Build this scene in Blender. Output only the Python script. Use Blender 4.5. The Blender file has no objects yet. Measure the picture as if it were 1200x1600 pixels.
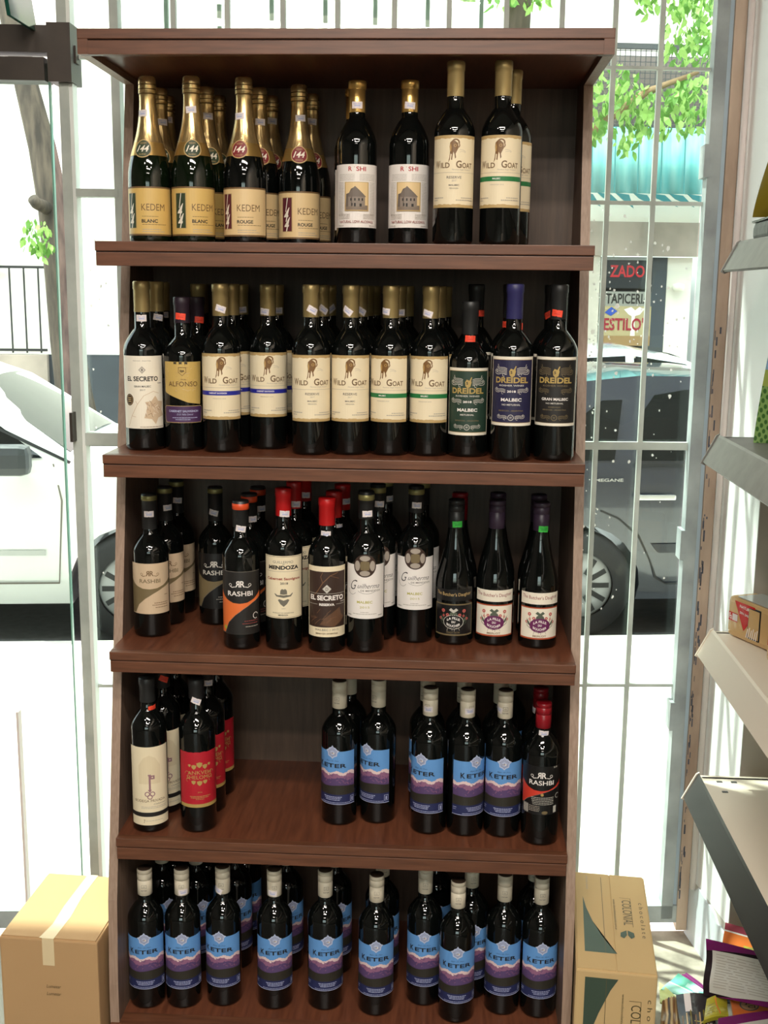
import bpy, bmesh, math, random
from mathutils import Vector, Matrix
from math import sin, cos, pi, radians
random.seed(11)
C = bpy.context.scene.collection
scene = bpy.context.scene

# ------------------------------------------------------------------ camera, light, exposure
CAMP = Vector((0.6526, -2.0539, 1.5693))
def make_camera():
    y, p, r = -0.0549, 0.1898, 0.0116
    f = Vector((sin(y)*cos(p), cos(y)*cos(p), -sin(p)))
    rt = Vector((cos(y), -sin(y), 0)); up = rt.cross(f)
    R2 = cos(r)*rt + sin(r)*up; U2 = -sin(r)*rt + cos(r)*up
    m = Matrix((R2, U2, -f)).transposed().to_4x4(); m.translation = CAMP
    cd = bpy.data.cameras.new('camera'); cd.sensor_fit = 'HORIZONTAL'; cd.sensor_width = 36
    cd.lens = 1784.19/1200*36; cd.clip_start = .05; cd.clip_end = 300
    o = bpy.data.objects.new('camera', cd); o.matrix_world = m; C.objects.link(o); scene.camera = o
make_camera()
vs = scene.view_settings
scene.display_settings.display_device = 'sRGB'
vs.view_transform = 'Standard'; vs.look = 'None'; vs.exposure = 0.0; vs.gamma = 1.0; vs.use_curve_mapping = False
w = bpy.data.worlds.new('world'); scene.world = w; w.use_nodes = True
nt = w.node_tree; nt.nodes.clear()
sky = nt.nodes.new('ShaderNodeTexSky'); sky.sky_type = 'NISHITA'; sky.sun_disc = False
sky.sun_elevation = radians(64); sky.sun_rotation = radians(200); sky.air_density = 1.0; sky.dust_density = 3.0
bgn = nt.nodes.new('ShaderNodeBackground'); bgn.inputs[1].default_value = 1.2
wo = nt.nodes.new('ShaderNodeOutputWorld'); hs = nt.nodes.new('ShaderNodeHueSaturation'); hs.inputs['Saturation'].default_value = .3; nt.links.new(sky.outputs[0], hs.inputs['Color']); nt.links.new(hs.outputs[0], bgn.inputs[0]); nt.links.new(bgn.outputs[0], wo.inputs[0])
sd = bpy.data.lights.new('sun', 'SUN'); sd.energy = 15.0; sd.angle = radians(1.0); sd.color = (1, .97, .92)
so = bpy.data.objects.new('sun', sd); C.objects.link(so)
so.rotation_euler = Vector((0.42, -0.26, -1.0)).to_track_quat('-Z', 'Y').to_euler(); so.location = (-4, 2, 12)
def area(name, loc, sx, sy, e, col=(1, .93, .84)):
    d = bpy.data.lights.new(name, 'AREA'); d.shape = 'RECTANGLE'; d.size = sx; d.size_y = sy; d.energy = e; d.color = col
    o = bpy.data.objects.new(name, d); o.location = loc; C.objects.link(o); return o
LAMPS = [  # x, y, size x, size y, watts : the strip and spot lamps on the shop ceiling
    (0.62, -1.75, 1.15, .16, 40), (0.62, -3.0, 1.15, .16, 52), (0.15, -2.55, .13, .13, 13), (1.25, -2.45, .13, .13, 13),
    (-.35, -2.0, .13, .13, 8), (0.62, -4.6, 1.15, .16, 30)]
LAMPZ = 2.93
for (x, y, a, b, e) in LAMPS: area('ceiling_lamp_light', (x, y, LAMPZ-.035), a, b, e)

# ------------------------------------------------------------------ materials
def lin(c): return tuple(((x/255)/12.92 if x/255 <= .04045 else ((x/255+.055)/1.055)**2.4) for x in c)
MC = {}
def mat(name, rgb, rough=.5, metal=0.0, spec=.5, alpha=1, trans=0, emis=None, es=1, coat=0, noise=0, nscale=8, bump=0, stretch=None, rgb2=None, ior=1.5):
    if name in MC: return MC[name]
    m = bpy.data.materials.new(name); m.use_nodes = True; t = m.node_tree; b = t.nodes['Principled BSDF']
    c = lin(rgb); b.inputs['Base Color'].default_value = (*c, 1); b.inputs['Roughness'].default_value = rough
    b.inputs['Metallic'].default_value = metal; b.inputs['Specular IOR Level'].default_value = spec
    b.inputs['IOR'].default_value = ior
    if trans: b.inputs['Transmission Weight'].default_value = trans
    if coat: b.inputs['Coat Weight'].default_value = coat
    if emis: b.inputs['Emission Color'].default_value = (*lin(emis), 1); b.inputs['Emission Strength'].default_value = es
    if noise or bump:
        tc = t.nodes.new('ShaderNodeTexCoord'); mp = t.nodes.new('ShaderNodeMapping'); t.links.new(tc.outputs['Object'], mp.inputs[0])
        if stretch: mp.inputs['Scale'].default_value = stretch
        n = t.nodes.new('ShaderNodeTexNoise'); n.inputs['Scale'].default_value = nscale; n.inputs['Detail'].default_value = 6
        t.links.new(mp.outputs[0], n.inputs['Vector'])
        if noise:
            r = t.nodes.new('ShaderNodeValToRGB'); t.links.new(n.outputs['Fac'], r.inputs[0])
            c2 = lin(rgb2) if rgb2 else tuple(x*(1-noise) for x in c)
            r.color_ramp.elements[0].position = .32; r.color_ramp.elements[1].position = .68
            r.color_ramp.elements[0].color = (*c2, 1); r.color_ramp.elements[1].color = (*c, 1)
            t.links.new(r.outputs[0], b.inputs['Base Color'])
        if bump:
            bp = t.nodes.new('ShaderNodeBump'); bp.inputs['Strength'].default_value = bump; bp.inputs['Distance'].default_value = .01
            t.links.new(n.outputs['Fac'], bp.inputs['Height']); t.links.new(bp.outputs[0], b.inputs['Normal'])
    MC[name] = m; return m
def pane_mat(name, tint=(235, 245, 240), refl=1.0):
    if name in MC: return MC[name]
    m = bpy.data.materials.new(name); m.use_nodes = True; t = m.node_tree; t.nodes.clear()
    o = t.nodes.new('ShaderNodeOutputMaterial'); mx = t.nodes.new('ShaderNodeMixShader'); tr = t.nodes.new('ShaderNodeBsdfTransparent')
    gl = t.nodes.new('ShaderNodeBsdfGlossy'); gl.inputs['Roughness'].default_value = .01; lw = t.nodes.new('ShaderNodeLayerWeight'); lw.inputs[0].default_value = .5; pw = t.nodes.new('ShaderNodeMath'); pw.operation = 'POWER'; pw.inputs[1].default_value = 5; fr = t.nodes.new('ShaderNodeMath'); fr.operation = 'MULTIPLY_ADD'; fr.inputs[1].default_value = .9; fr.inputs[2].default_value = .025; t.links.new(lw.outputs['Facing'], pw.inputs[0]); t.links.new(pw.outputs[0], fr.inputs[0])
    tr.inputs[0].default_value = (*lin(tint), 1)
    t.links.new(fr.outputs[0], mx.inputs[0]); t.links.new(tr.outputs[0], mx.inputs[1]); t.links.new(gl.outputs[0], mx.inputs[2]); t.links.new(mx.outputs[0], o.inputs[0])
    MC[name] = m; return m
def leaf_mat(name, c1, c2):
    if name in MC: return MC[name]
    m = mat(name, c1, .5, noise=1, nscale=3, rgb2=c2); t = m.node_tree; b = t.nodes['Principled BSDF']
    o = t.nodes['Material Output']; tl = t.nodes.new('ShaderNodeBsdfTranslucent'); tl.inputs[0].default_value = (*lin(c1), 1)
    mx = t.nodes.new('ShaderNodeMixShader'); mx.inputs[0].default_value = .45
    t.links.new(b.outputs[0], mx.inputs[1]); t.links.new(tl.outputs[0], mx.inputs[2]); t.links.new(mx.outputs[0], o.inputs[0]); return m
WOODF = mat('wood_fascia', (110, 68, 46), .42, noise=1, rgb2=(87, 52, 34), nscale=9, stretch=(1.2, 12, 16))
WOODS = mat('wood_shelf', (114, 67, 46), .30, noise=1, rgb2=(90, 51, 35), nscale=9, stretch=(14, 1.2, 1))
WOODP = mat('wood_panel', (134, 110, 94), .5, noise=1, rgb2=(108, 86, 73), nscale=9, stretch=(12, 12, 1.2))
WOODB = mat('wood_back', (96, 75, 60), .5, noise=1, rgb2=(76, 58, 47), nscale=10, stretch=(9, 1, .8))
WOODT = mat('wood_edge', (166, 140, 122), .5, noise=1, rgb2=(144, 118, 100), nscale=9, stretch=(30, 30, 1.5))
GROOVE = mat('groove', (40, 20, 16), .7)
GLASS = mat('dark_bottle_glass', (9, 11, 10), .035, spec=.55)
GLASSK = mat('green_bottle_glass', (11, 20, 9), .035, spec=.55)
GOLD = mat('gold_foil', (214, 184, 128), .26, metal=.85, bump=.25, nscale=80, stretch=(1, 1, .12))
GOLDS = mat('gold_smooth', (206, 166, 96), .28, metal=.8)
GOLDM = mat('gold_capsule', (168, 146, 98), .38, metal=.6)
DGOLD = mat('dull_gold_ring', (150, 142, 92), .4, metal=.5)

# ------------------------------------------------------------------ mesh helpers
def new_obj(name, me, parent=None, loc=None, rz=None):
    o = bpy.data.objects.new(name, me); C.objects.link(o)
    if parent: o.parent = parent
    if loc is not None: o.location = loc
    if rz is not None: o.rotation_euler = (0, 0, rz)
    return o
def empty(name, loc=(0, 0, 0), rz=0, label=None, cat=None, group=None):
    o = bpy.data.objects.new(name, None); o.empty_display_size = .05; C.objects.link(o); o.location = loc; o.rotation_euler = (0, 0, rz)
    if label: tag(o, label, cat, group)
    return o
def tag(o, label, cat, group=None, kind=None):
    o['label'] = label; o['category'] = cat
    if group: o['group'] = group
    if kind: o['kind'] = kind
    return o
def struct(o): o['kind'] = 'structure'; return o
class MB:
    def __init__(s): s.bm = bmesh.new(); s.mats = []
    def mi(s, m):
        if m not in s.mats: s.mats.append(m)
        return s.mats.index(m)
    def box(s, x0, x1, y0, y1, z0, z1, m, bev=0, rot=None):
        i = s.mi(m); mt = Matrix.Translation(((x0+x1)/2, (y0+y1)/2, (z0+z1)/2)) @ Matrix.Diagonal((abs(x1-x0), abs(y1-y0), abs(z1-z0), 1))
        if rot: mt = rot @ mt
        r = bmesh.ops.create_cube(s.bm, size=1, matrix=mt); fs = set(f for v in r['verts'] for f in v.link_faces)
        if bev:
            es = list(set(e for f in fs for e in f.edges)); q = bmesh.ops.bevel(s.bm, geom=es, offset=bev, segments=2, affect='EDGES', profile=.6)
            fs = set(q['faces']) | set(f for f in fs if f.is_valid)
        for f in fs:
            if f.is_valid: f.material_index = i
        return s
    def prism(s, pts, axis, a, b, m):
        """extrude a 2-D outline along axis 'x','y' or 'z' from a to b"""
        i = s.mi(m)
        def P(p, t): return {'x': (t, p[0], p[1]), 'y': (p[0], t, p[1]), 'z': (p[0], p[1], t)}[axis]
        va = [s.bm.verts.new(P(p, a)) for p in pts]; vb = [s.bm.verts.new(P(p, b)) for p in pts]; n = len(pts)
        fs = [s.bm.faces.new(va[::-1]), s.bm.faces.new(vb)]
        for k in range(n): fs.append(s.bm.faces.new((va[k], va[(k+1) % n], vb[(k+1) % n], vb[k])))
        for f in fs: f.material_index = i
        return s
    def tube(s, pts, rad, m, n=10, cap=True):
        i = s.mi(m); rings = []; pts = [Vector(p) for p in pts]
        if not isinstance(rad, (list, tuple)): rad = [rad]*len(pts)
        for k, p in enumerate(pts):
            d = (pts[min(k+1, len(pts)-1)]-pts[max(k-1, 0)]).normalized()
            a = d.orthogonal().normalized() if k == 0 else (a - d*a.dot(d)).normalized()
            b = d.cross(a); rings.append([s.bm.verts.new(p + rad[k]*(cos(2*pi*j/n)*a + sin(2*pi*j/n)*b)) for j in range(n)])
        for k in range(len(pts)-1):
            for j in range(n):
                f = s.bm.faces.new((rings[k][j], rings[k][(j+1) % n], rings[k+1][(j+1) % n], rings[k+1][j])); f.material_index = i; f.smooth = True
        if cap:
            for r_ in (rings[0][::-1], rings[-1]): f = s.bm.faces.new(r_); f.material_index = i
        return s
    def lathe(s, prof, m, n=36, axis=None, closed=True):
        """prof: list of (r, z)  (m may be a list, one per segment)"""
        rings = []
        for (r, z) in prof: rings.append([s.bm.verts.new((r*cos(2*pi*j/n), r*sin(2*pi*j/n), z)) for j in range(n)] if r > 1e-6 else [s.bm.verts.new((0, 0, z))])
        for k in range(len(prof)-1):
            i = s.mi(m[k] if isinstance(m, list) else m); A, B = rings[k], rings[k+1]
            for j in range(n):
                a, b = A[j % len(A)], A[(j+1) % len(A)]; c, d = B[(j+1) % len(B)], B[j % len(B)]
                vs_ = []
                for v in (a, b, c, d):
                    if v not in vs_: vs_.append(v)
                if len(vs_) > 2: f = s.bm.faces.new(vs_); f.material_index = i; f.smooth = True
        return s
    def quad(s, pts, m):
        f = s.bm.faces.new([s.bm.verts.new(p) for p in pts]); f.material_index = s.mi(m); return f
    def build(s, name, parent=None, loc=None, rz=None, smooth=False, norm=True):
        if norm: bmesh.ops.recalc_face_normals(s.bm, faces=s.bm.faces)
        me = bpy.data.meshes.new(name); s.bm.to_mesh(me); s.bm.free()
        for m in s.mats: me.materials.append(m)
        if smooth:
            for p in me.polygons: p.use_smooth = True
        return new_obj(name, me, parent, loc, rz)

# flat artwork (labels, signs, prints): polygons in millimetres or metres, then wrapped on a cylinder or laid flat
TXT = {}
def text_mesh(s, bold=0, shear=0):
    k = (s, bold, shear)
    if k not in TXT:
        cu = bpy.data.curves.new('t', 'FONT'); cu.body = s; cu.size = 1; cu.resolution_u = 3; cu.offset = bold; cu.shear = shear
        cu.fill_mode = 'FRONT'
        o = bpy.data.objects.new('t', cu); me = bpy.data.meshes.new_from_object(o)
        vs_ = [(v.co.x, v.co.y) for v in me.vertices]; fs = [tuple(p.vertices) for p in me.polygons]
        bpy.data.objects.remove(o); bpy.data.curves.remove(cu); bpy.data.meshes.remove(me)
        xs = [v[0] for v in vs_]; ys = [v[1] for v in vs_]
        TXT[k] = (vs_, fs, min(xs), max(xs), min(ys), max(ys))
    return TXT[k]
class Art:
    def __init__(s, unit=.001): s.bm = bmesh.new(); s.mats = []; s.l = 0; s.u = unit
    def mi(s, m):
        if m not in s.mats: s.mats.append(m)
        return s.mats.index(m)
    def poly(s, pts, m, step=True):
        if step: s.l += 1
        try:
            f = s.bm.faces.new([s.bm.verts.new((p[0]*s.u, -s.l, p[1]*s.u)) for p in pts])
        except ValueError: return s
        f.material_index = s.mi(m); f.normal_update()
        if f.normal.y > 0: f.normal_flip()
        return s
    def rect(s, x0, y0, x1, y1, m, step=True): return s.poly([(x0, y0), (x1, y0), (x1, y1), (x0, y1)], m, step)
    def ell(s, cx, cy, rx, ry, m, n=28, step=True): return s.poly([(cx+rx*cos(2*pi*k/n), cy+ry*sin(2*pi*k/n)) for k in range(n)], m, step)
    def frame(s, x0, y0, x1, y1, t, m):
        s.l += 1
        for r in ((x0, y0, x1, y0+t), (x0, y1-t, x1, y1), (x0, y0+t, x0+t, y1-t), (x1-t, y0+t, x1, y1-t)): s.rect(*r, m, False)
        return s
    def stroke(s, pts, wd, m, step=True):
        if step: s.l += 1
        for a, b in zip(pts[:-1], pts[1:]):
            dx, dy = b[0]-a[0], b[1]-a[1]; L = math.hypot(dx, dy) or 1; nx, ny = -dy/L*wd/2, dx/L*wd/2; ex, ey = dx/L*wd*.2, dy/L*wd*.2
            s.poly([(a[0]+nx-ex, a[1]+ny-ey), (a[0]-nx-ex, a[1]-ny-ey), (b[0]-nx+ex, b[1]-ny+ey), (b[0]+nx+ex, b[1]+ny+ey)], m, False)
        return s
    def arc(s, cx, cy, r, a0, a1, wd, m, n=10, ry=None, step=True):
        ry = ry or r
        return s.stroke([(cx+r*cos(radians(a0+(a1-a0)*k/n)), cy+ry*sin(radians(a0+(a1-a0)*k/n))) for k in range(n+1)], wd, m, step)
    def text(s, t, cx, y, wd, h, m, bold=.0, shear=0, mirror=False, ang=0, arch=0):
        vs_, fs, x0, x1, y0, y1 = text_mesh(t, bold, shear); s.l += 1; i = s.mi(m)
        ca, sa = cos(radians(ang)), sin(radians(ang)); V = []
        for (x, yy) in vs_:
            a = ((x-x0)/(x1-x0)-.5)*wd; b = (yy-y0)/(y1-y0)*h
            if mirror: a = -a
            b += arch*(a/(wd/2))**2
            V.append(s.bm.verts.new(((cx+a*ca-b*sa)*s.u, -s.l, (y+a*sa+b*ca)*s.u)))
        for q in fs:
            try: f = s.bm.faces.new([V[k] for k in q])
            except ValueError: continue
            f.material_index = i; f.normal_update()
            if f.normal.y > 0: f.normal_flip()
        return s
    def dashes(s, x0, x1, y, h, m, seed=1, mn=2, mx=6, gap=.7):
        """a line of print too small to read"""
        rr = random.Random(seed); x = x0; s.l += 1
        while x < x1-gap:
            L = min(rr.uniform(mn, mx), x1-x); s.rect(x, y, x+L, y+h, m, False); x += L+gap
        return s
    def zcuts(s, step):
        z = step/2; mz = max(v.co.z for v in s.bm.verts)
        while z < mz:
            bmesh.ops.bisect_plane(s.bm, geom=s.bm.verts[:]+s.bm.edges[:]+s.bm.faces[:], plane_co=(0, 0, z), plane_no=(0, 0, 1)); z += step
    def cuts(s, step):
        bmesh.ops.triangulate(s.bm, faces=[f for f in s.bm.faces if len(f.verts) > 3])
        xs = [v.co.x for v in s.bm.verts]; x = math.floor(min(xs)/step)*step+step/2
        while x < max(xs):
            bmesh.ops.bisect_plane(s.bm, geom=s.bm.verts[:]+s.bm.edges[:]+s.bm.faces[:], plane_co=(x, 0, 0), plane_no=(1, 0, 0)); x += step
    def mesh(s, name, fn):
        for v in s.bm.verts:
            v.co = Vector(fn(v.co.x, v.co.z, -v.co.y))
        bmesh.ops.triangulate(s.bm, faces=[f for f in s.bm.faces if len(f.verts) > 4])
        me = bpy.data.meshes.new(name); s.bm.to_mesh(me); s.bm.free()
        for m in s.mats: me.materials.append(m)
        return me
    def wrap(s, name, R, eps=.00002, base=.00025):
        s.cuts(.0045)
        return s.mesh(name, lambda x, z, l: ((R+base+l*eps)*sin(x/R), -(R+base+l*eps)*cos(x/R), z))
    def flat(s, name, eps=.0002, off=0): return s.mesh(name, lambda x, z, l: (x, -off-l*eps, z))
# ------------------------------------------------------------------ printed colours
def paper(n, rgb, r=.5): return mat('print_'+n, rgb, r)
INK = paper('black', (34, 30, 28)); GREY = paper('grey', (120, 112, 104)); LGREY = paper('light_grey', (172, 162, 150)); BROWN = paper('brown', (112, 84, 52))
CREAM = paper('cream', (232, 216, 184)); CREAM2 = paper('cream_white', (236, 226, 208)); WHITE = paper('white', (236, 228, 222)); TAN = paper('tan', (186, 156, 104))
REDP = paper('red', (176, 34, 34)); CRIM = paper('crimson', (178, 26, 42)); ORANGE = paper('orange', (226, 112, 52)); SCAR = paper('scarlet', (206, 58, 40))
KGOLD = paper('label_gold', (214, 178, 104), .42); KCREAM = paper('label_cream', (224, 194, 144), .42); DKGREEN = paper('dark_green', (52, 66, 44)); MAROON = paper('maroon', (92, 34, 44))
GREEN = paper('green', (32, 116, 62)); BLUE = paper('blue', (40, 44, 150)); GOATG = paper('goat_gold', (120, 84, 44), .35); GOATL = paper('goat_light', (180, 142, 84), .35)
DGR = paper('label_green', (38, 60, 48)); DBL = paper('label_navy', (36, 34, 66)); DBK = paper('label_charcoal', (34, 31, 29)); SILV = paper('silver', (196, 190, 180)); OLDG = paper('old_gold', (176, 148, 84)); WREATH = paper('wreath_bronze', (112, 98, 72))
PURP = paper('purple', (72, 44, 84)); PLUM = paper('plum', (104, 34, 84)); SKY = paper('sky_blue', (98, 150, 208)); SKYL = paper('pale_ridge', (226, 198, 196)); MAUVE = paper('mauve', (146, 98, 128)); VIO = paper('violet', (88, 66, 108)); OLIVE = paper('dark_olive', (46, 42, 34)); NAVY = paper('navy', (36, 42, 84)); LILAC = paper('lilac', (176, 180, 212))
MIST = paper('mist', (186, 194, 220)); KHAKI = paper('khaki', (116, 100, 70)); YEL = paper('yellow', (176, 168, 60)); BRK = paper('dark_brown', (58, 40, 32)); LEAFB = paper('leaf_brown', (122, 88, 62)); DARKR = paper('dark_rose', (150, 70, 66))
STW = paper('sticker_white', (226, 214, 212)); STR = paper('sticker_red', (240, 76, 50)); STG = paper('sticker_green', (60, 190, 70)); BLK = paper('label_black', (22, 21, 21), .4); TANL = paper('label_tan', (206, 180, 150))
HATG = paper('hat_grey', (110, 104, 92)); BISC = paper('alfonso_gold', (196, 164, 92))

def goat(a, cx, cy, s):
    """goat seen from behind with a curled horn, about 30 high"""
    P = lambda pts: [(cx+x*s, cy+y*s) for x, y in pts]
    a.poly(P([(-7, 0), (-6, 9), (-7, 18), (-6, 25), (-2, 29), (3, 28), (8, 24), (9, 16), (6, 10), (4, 6), (5, 0), (3, -3), (2, 5), (0, 9), (-1, 4), (-2, -5), (-4, -4), (-3, 5), (-5, 6), (-6, -4), (-9, -9)]), GOATG)
    a.poly(P([(-6, 10), (-6.5, 18), (-5, 24), (-3.5, 17), (-4, 10)]), GOATL)
    a.ell(cx+3.2*s, cy+20*s, 2.8*s, 2.6*s, GOATL); a.ell(cx+3.2*s, cy+20*s, 1.7*s, 1.6*s, GOATG)
    a.arc(cx+4*s, cy+25*s, 6*s, 170, -10, 2.6*s, GOATG, ry=5.4*s); a.stroke(P([(10, 24), (11, 20), (9.6, 17)]), 1.8*s, GOATG)
    a.arc(cx+13*s, cy+4*s, 12*s, 100, 35, .5*s, LGREY, ry=9*s); a.arc(cx+16*s, cy+1*s, 9*s, 120, 50, .4*s, LGREY)
def L_goat(stripe=None, sub=None):
    a = Art(); w = 47; a.rect(-w, 63, w, 185, CREAM)
    rr = random.Random(5)
    for (y, d) in ((181, 1), (67, -1)):
        xs = [-w + 2*w*k/24 for k in range(25)]
        a.poly([(-w, y+4*d), *[(x, y-d*rr.uniform(.5, 2.2)) for x in xs], (w, y+4*d)] if d > 0 else [(-w, y+4*d), *[(x, y-d*rr.uniform(.5, 2.2)) for x in xs], (w, y+4*d)], TAN)
    goat(a, -1, 148, .98)
    a.text('W', -31, 130, 11, 12.5, BROWN, .02); a.text('ILD', -15.5, 130, 17, 9, BROWN, .02); a.text('G', 9, 130, 10, 12.5, BROWN, .02); a.text('OAT', 25.5, 130, 21, 9, BROWN, .02)
    a.text('Mendoza Single Vineyard', 14, 125.5, 34, 3, LGREY, 0, .2); a.rect(-44, 122, 44, 122.5, LGREY)
    if stripe:
        a.rect(-w, 108, w, 116, stripe); a.text(sub, -6 if len(sub) > 8 else -4, 110.6, 34 if len(sub) > 8 else 14, 3, WHITE, .02); a.text('MENDOZA 2018', -3, 101, 24, 2, LGREY)
    else:
        a.text('RESERVE', 1, 112, 26, 4.4, GREY, .01); a.text('2017', 1, 107, 8, 3, LGREY); a.text('MALBEC', 1, 99.5, 18, 3, GREY, .02); a.text('MENDOZA', 1, 94.5, 16, 2.4, GREY)
    a.dashes(-40, -18, 79, 1.5, LGREY, 1); a.dashes(-40, -30, 75, 1.3, LGREY, 2); a.dashes(14, 40, 79, 1.3, LGREY, 3); a.dashes(5, 41, 75, 1.5, LGREY, 4)
    return [('front_label', a.wrap('label', .036))]
def L_kedem(c, word, strip, med):
    a = Art(); w = 62; a.rect(-w, 14, w, 102, BROWN); a.rect(-w, 15.3, w, 100.6, BROWN); a.rect(-w, 17, w, 99, c)
    a.rect(-37, 27, -13.5, 91, TAN); a.rect(-36, 28, -15, 90, strip)
    for k, (ch, x, y) in enumerate((('1', -26, 68), ('4', -26, 50), ('4', -25, 32))): a.text(ch, x, y-4, 13 if ch == '4' else 6, 26, CREAM2, .01, .45)
    a.text('KEDEM', 19, 59, 44, 12, BROWN, 0); a.dashes(-2, 28, 48, .9, BROWN, 3); a.text(word, 12, 37, 30, 6.4, INK, .03)
    a.dashes(-2, 44, 33.5, .9, BROWN, 5); a.dashes(-2, 34, 24.5, 1.2, LGREY, 8); a.dashes(-2, 40, 20.5, 1.2, LGREY, 9)
    # round medallion on the sloping neck foil, hung at the cone's own slope
    b = Art(); b.ell(0, 0, 17, 17, TAN, 36); b.ell(0, 0, 15, 15, med, 36); b.text('144', 0, -6, 24, 12, CREAM2, .02, .35); b.text('KEDEM', 0, 8.2, 13, 3.6, TAN); b.text(word, 0, -12, 13, 2.8, TAN)
    b.cuts(.0035)
    zc = .170
    def f(x, z, l):
        zz = zc + z*.985; r = kr(zz)+.0012+l*.00004; return (r*sin(x/.032), -r*cos(x/.032), zz)
    return [('front_label', a.wrap('label', .0395)), ('neck_medallion', b.mesh('medallion', f))]
KPROF = [(0, .004), (.034, 0), (.0385, .004), (.0395, .010), (.0395, .118), (.0390, .130), (.0368, .144), (.0334, .158), (.0292, .172), (.0250, .186), (.0212, .200), (.0180, .216), (.0158, .232), (.0146, .250), (.0142, .262)]
def kr(z):
    p = KPROF
    for k in range(len(p)-1):
        if p[k][1] <= z <= p[k+1][1] and p[k+1][1] > p[k][1]:
            t = (z-p[k][1])/(p[k+1][1]-p[k][1]); return p[k][0]+(p[k+1][0]-p[k][0])*t
    return p[-1][0]
def L_rashi():
    a = Art(); w = 58; a.rect(-w, 31, w, 142, WHITE)
    a.text('R', -12, 130, 7, 8, REDP, .02); a.text('SHI', 8, 130, 18, 8, REDP, .02); a.stroke([(-5, 138), (-4, 136.5)], .8, TAN)
    for k, y in enumerate([124, 121.5, 119, 116.5, 114]): a.dashes(-36, -4, y, .7, LGREY, k, 2, 8, .5); a.dashes(5, 38, y, .7, LGREY, k+9, 2, 8, .5)
    for k in range(23): a.dashes(-38, -25, 110-k*2.6, .7, LGREY, k+20, 2, 8, .5); a.dashes(25, 38, 110-k*2.6, .7, LGREY, k+50, 2, 8, .5)
    for k in range(4): a.dashes(-36, -12, 54-k*2.5, .7, LGREY, k+80, 2, 8, .5); a.dashes(12, 36, 54-k*2.5, .7, LGREY, k+90, 2, 8, .5)
    a.rect(-22, 60, 22, 111, TAN); a.rect(-20, 62, 20, 110, KCREAM)
    a.rect(-20, 62, 20, 70, paper('ph3', (128, 112, 98))); a.poly([(-20, 68), (-19, 90), (-13, 92), (-8, 88), (-8, 68)], paper('ph1', (104, 92, 84)))
    a.rect(-15, 68, 15, 86, paper('ph2', (138, 124, 112))); a.poly([(-17, 85), (-10, 99), (-2, 103), (4, 97), (17, 85)], paper('ph4', (98, 86, 78))); a.poly([(-13, 92), (-3, 104), (11, 91), (17, 85), (-16, 85)], paper('ph5', (112, 99, 90)))
    for x in (-10, -3, 4, 10): a.rect(x-1.2, 78, x+1.2, 82.5, INK, x == -10)
    a.rect(-4.5, 68, -1.5, 74, INK); a.rect(5, 68, 9, 73, INK); a.rect(-9, 69, -7, 74, INK)
    a.text('NATURAL LOW ALCOHOL', 0, 39, 66, 4.6, DARKR, .01); a.dashes(-36, -24, 34, 1, LGREY, 3); a.dashes(24, 36, 34, 1, LGREY, 4)
    return [('front_label', a.wrap('label', .0365))]
def L_secreto():
    a = Art(); w = 46; a.rect(-w, 42, w, 178, CREAM2)
    a.text('MENDOZA - ARGENTINA', 0, 168, 34, 1.8, GREY)
    a.poly([(0, 145), (7, 152), (0, 159), (-7, 152)], LGREY); a.poly([(0, 148), (4, 152), (0, 156), (-4, 152)], CREAM2); a.ell(0, 152, 2, 2, GREY)
    a.text('EL SECRETO', 0, 131, 62, 9, INK, .03); a.dashes(30, 40, 126.5, 1.3, GREY, 3); a.text('GRAN MALBEC', 0, 119.5, 32, 3.6, INK, .015); a.text('2017', 0, 113, 10, 3.2, GREY, .01)
    a.ell(-27, 96, 9, 11, BRK); a.arc(-27, 96, 7, 0, 360, .7, TAN, 20, ry=9); 
    for k in range(3): a.rect(-31, 92+k*3.4, -23, 93.6+k*3.4, TAN)
    a.stroke([(-30, 46), (-22, 66), (-10, 88), (2, 104), (20, 112), (32, 108)], .9, TANL); a.stroke([(-22, 66), (-14, 64)], .8, TANL); a.stroke([(-10, 88), (-14, 94)], .8, TANL)
    a.poly([(2, 62), (8, 84), (4, 92), (16, 94), (24, 104), (30, 94), (42, 92), (38, 76), (44, 66), (30, 62), (24, 50), (16, 60)], TANL)
    rr = random.Random(8)
    for k in range(26):
        x, y = rr.uniform(6, 38), rr.uniform(60, 92); a.stroke([(x, y), (x+rr.uniform(-7, 7), y+rr.uniform(2, 8))], .6, LEAFB if k % 2 else CREAM2)
    a.dashes(-6, 42, 45, .8, LEAFB, 5)
    return [('front_label', a.wrap('label', .0365))]
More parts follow.
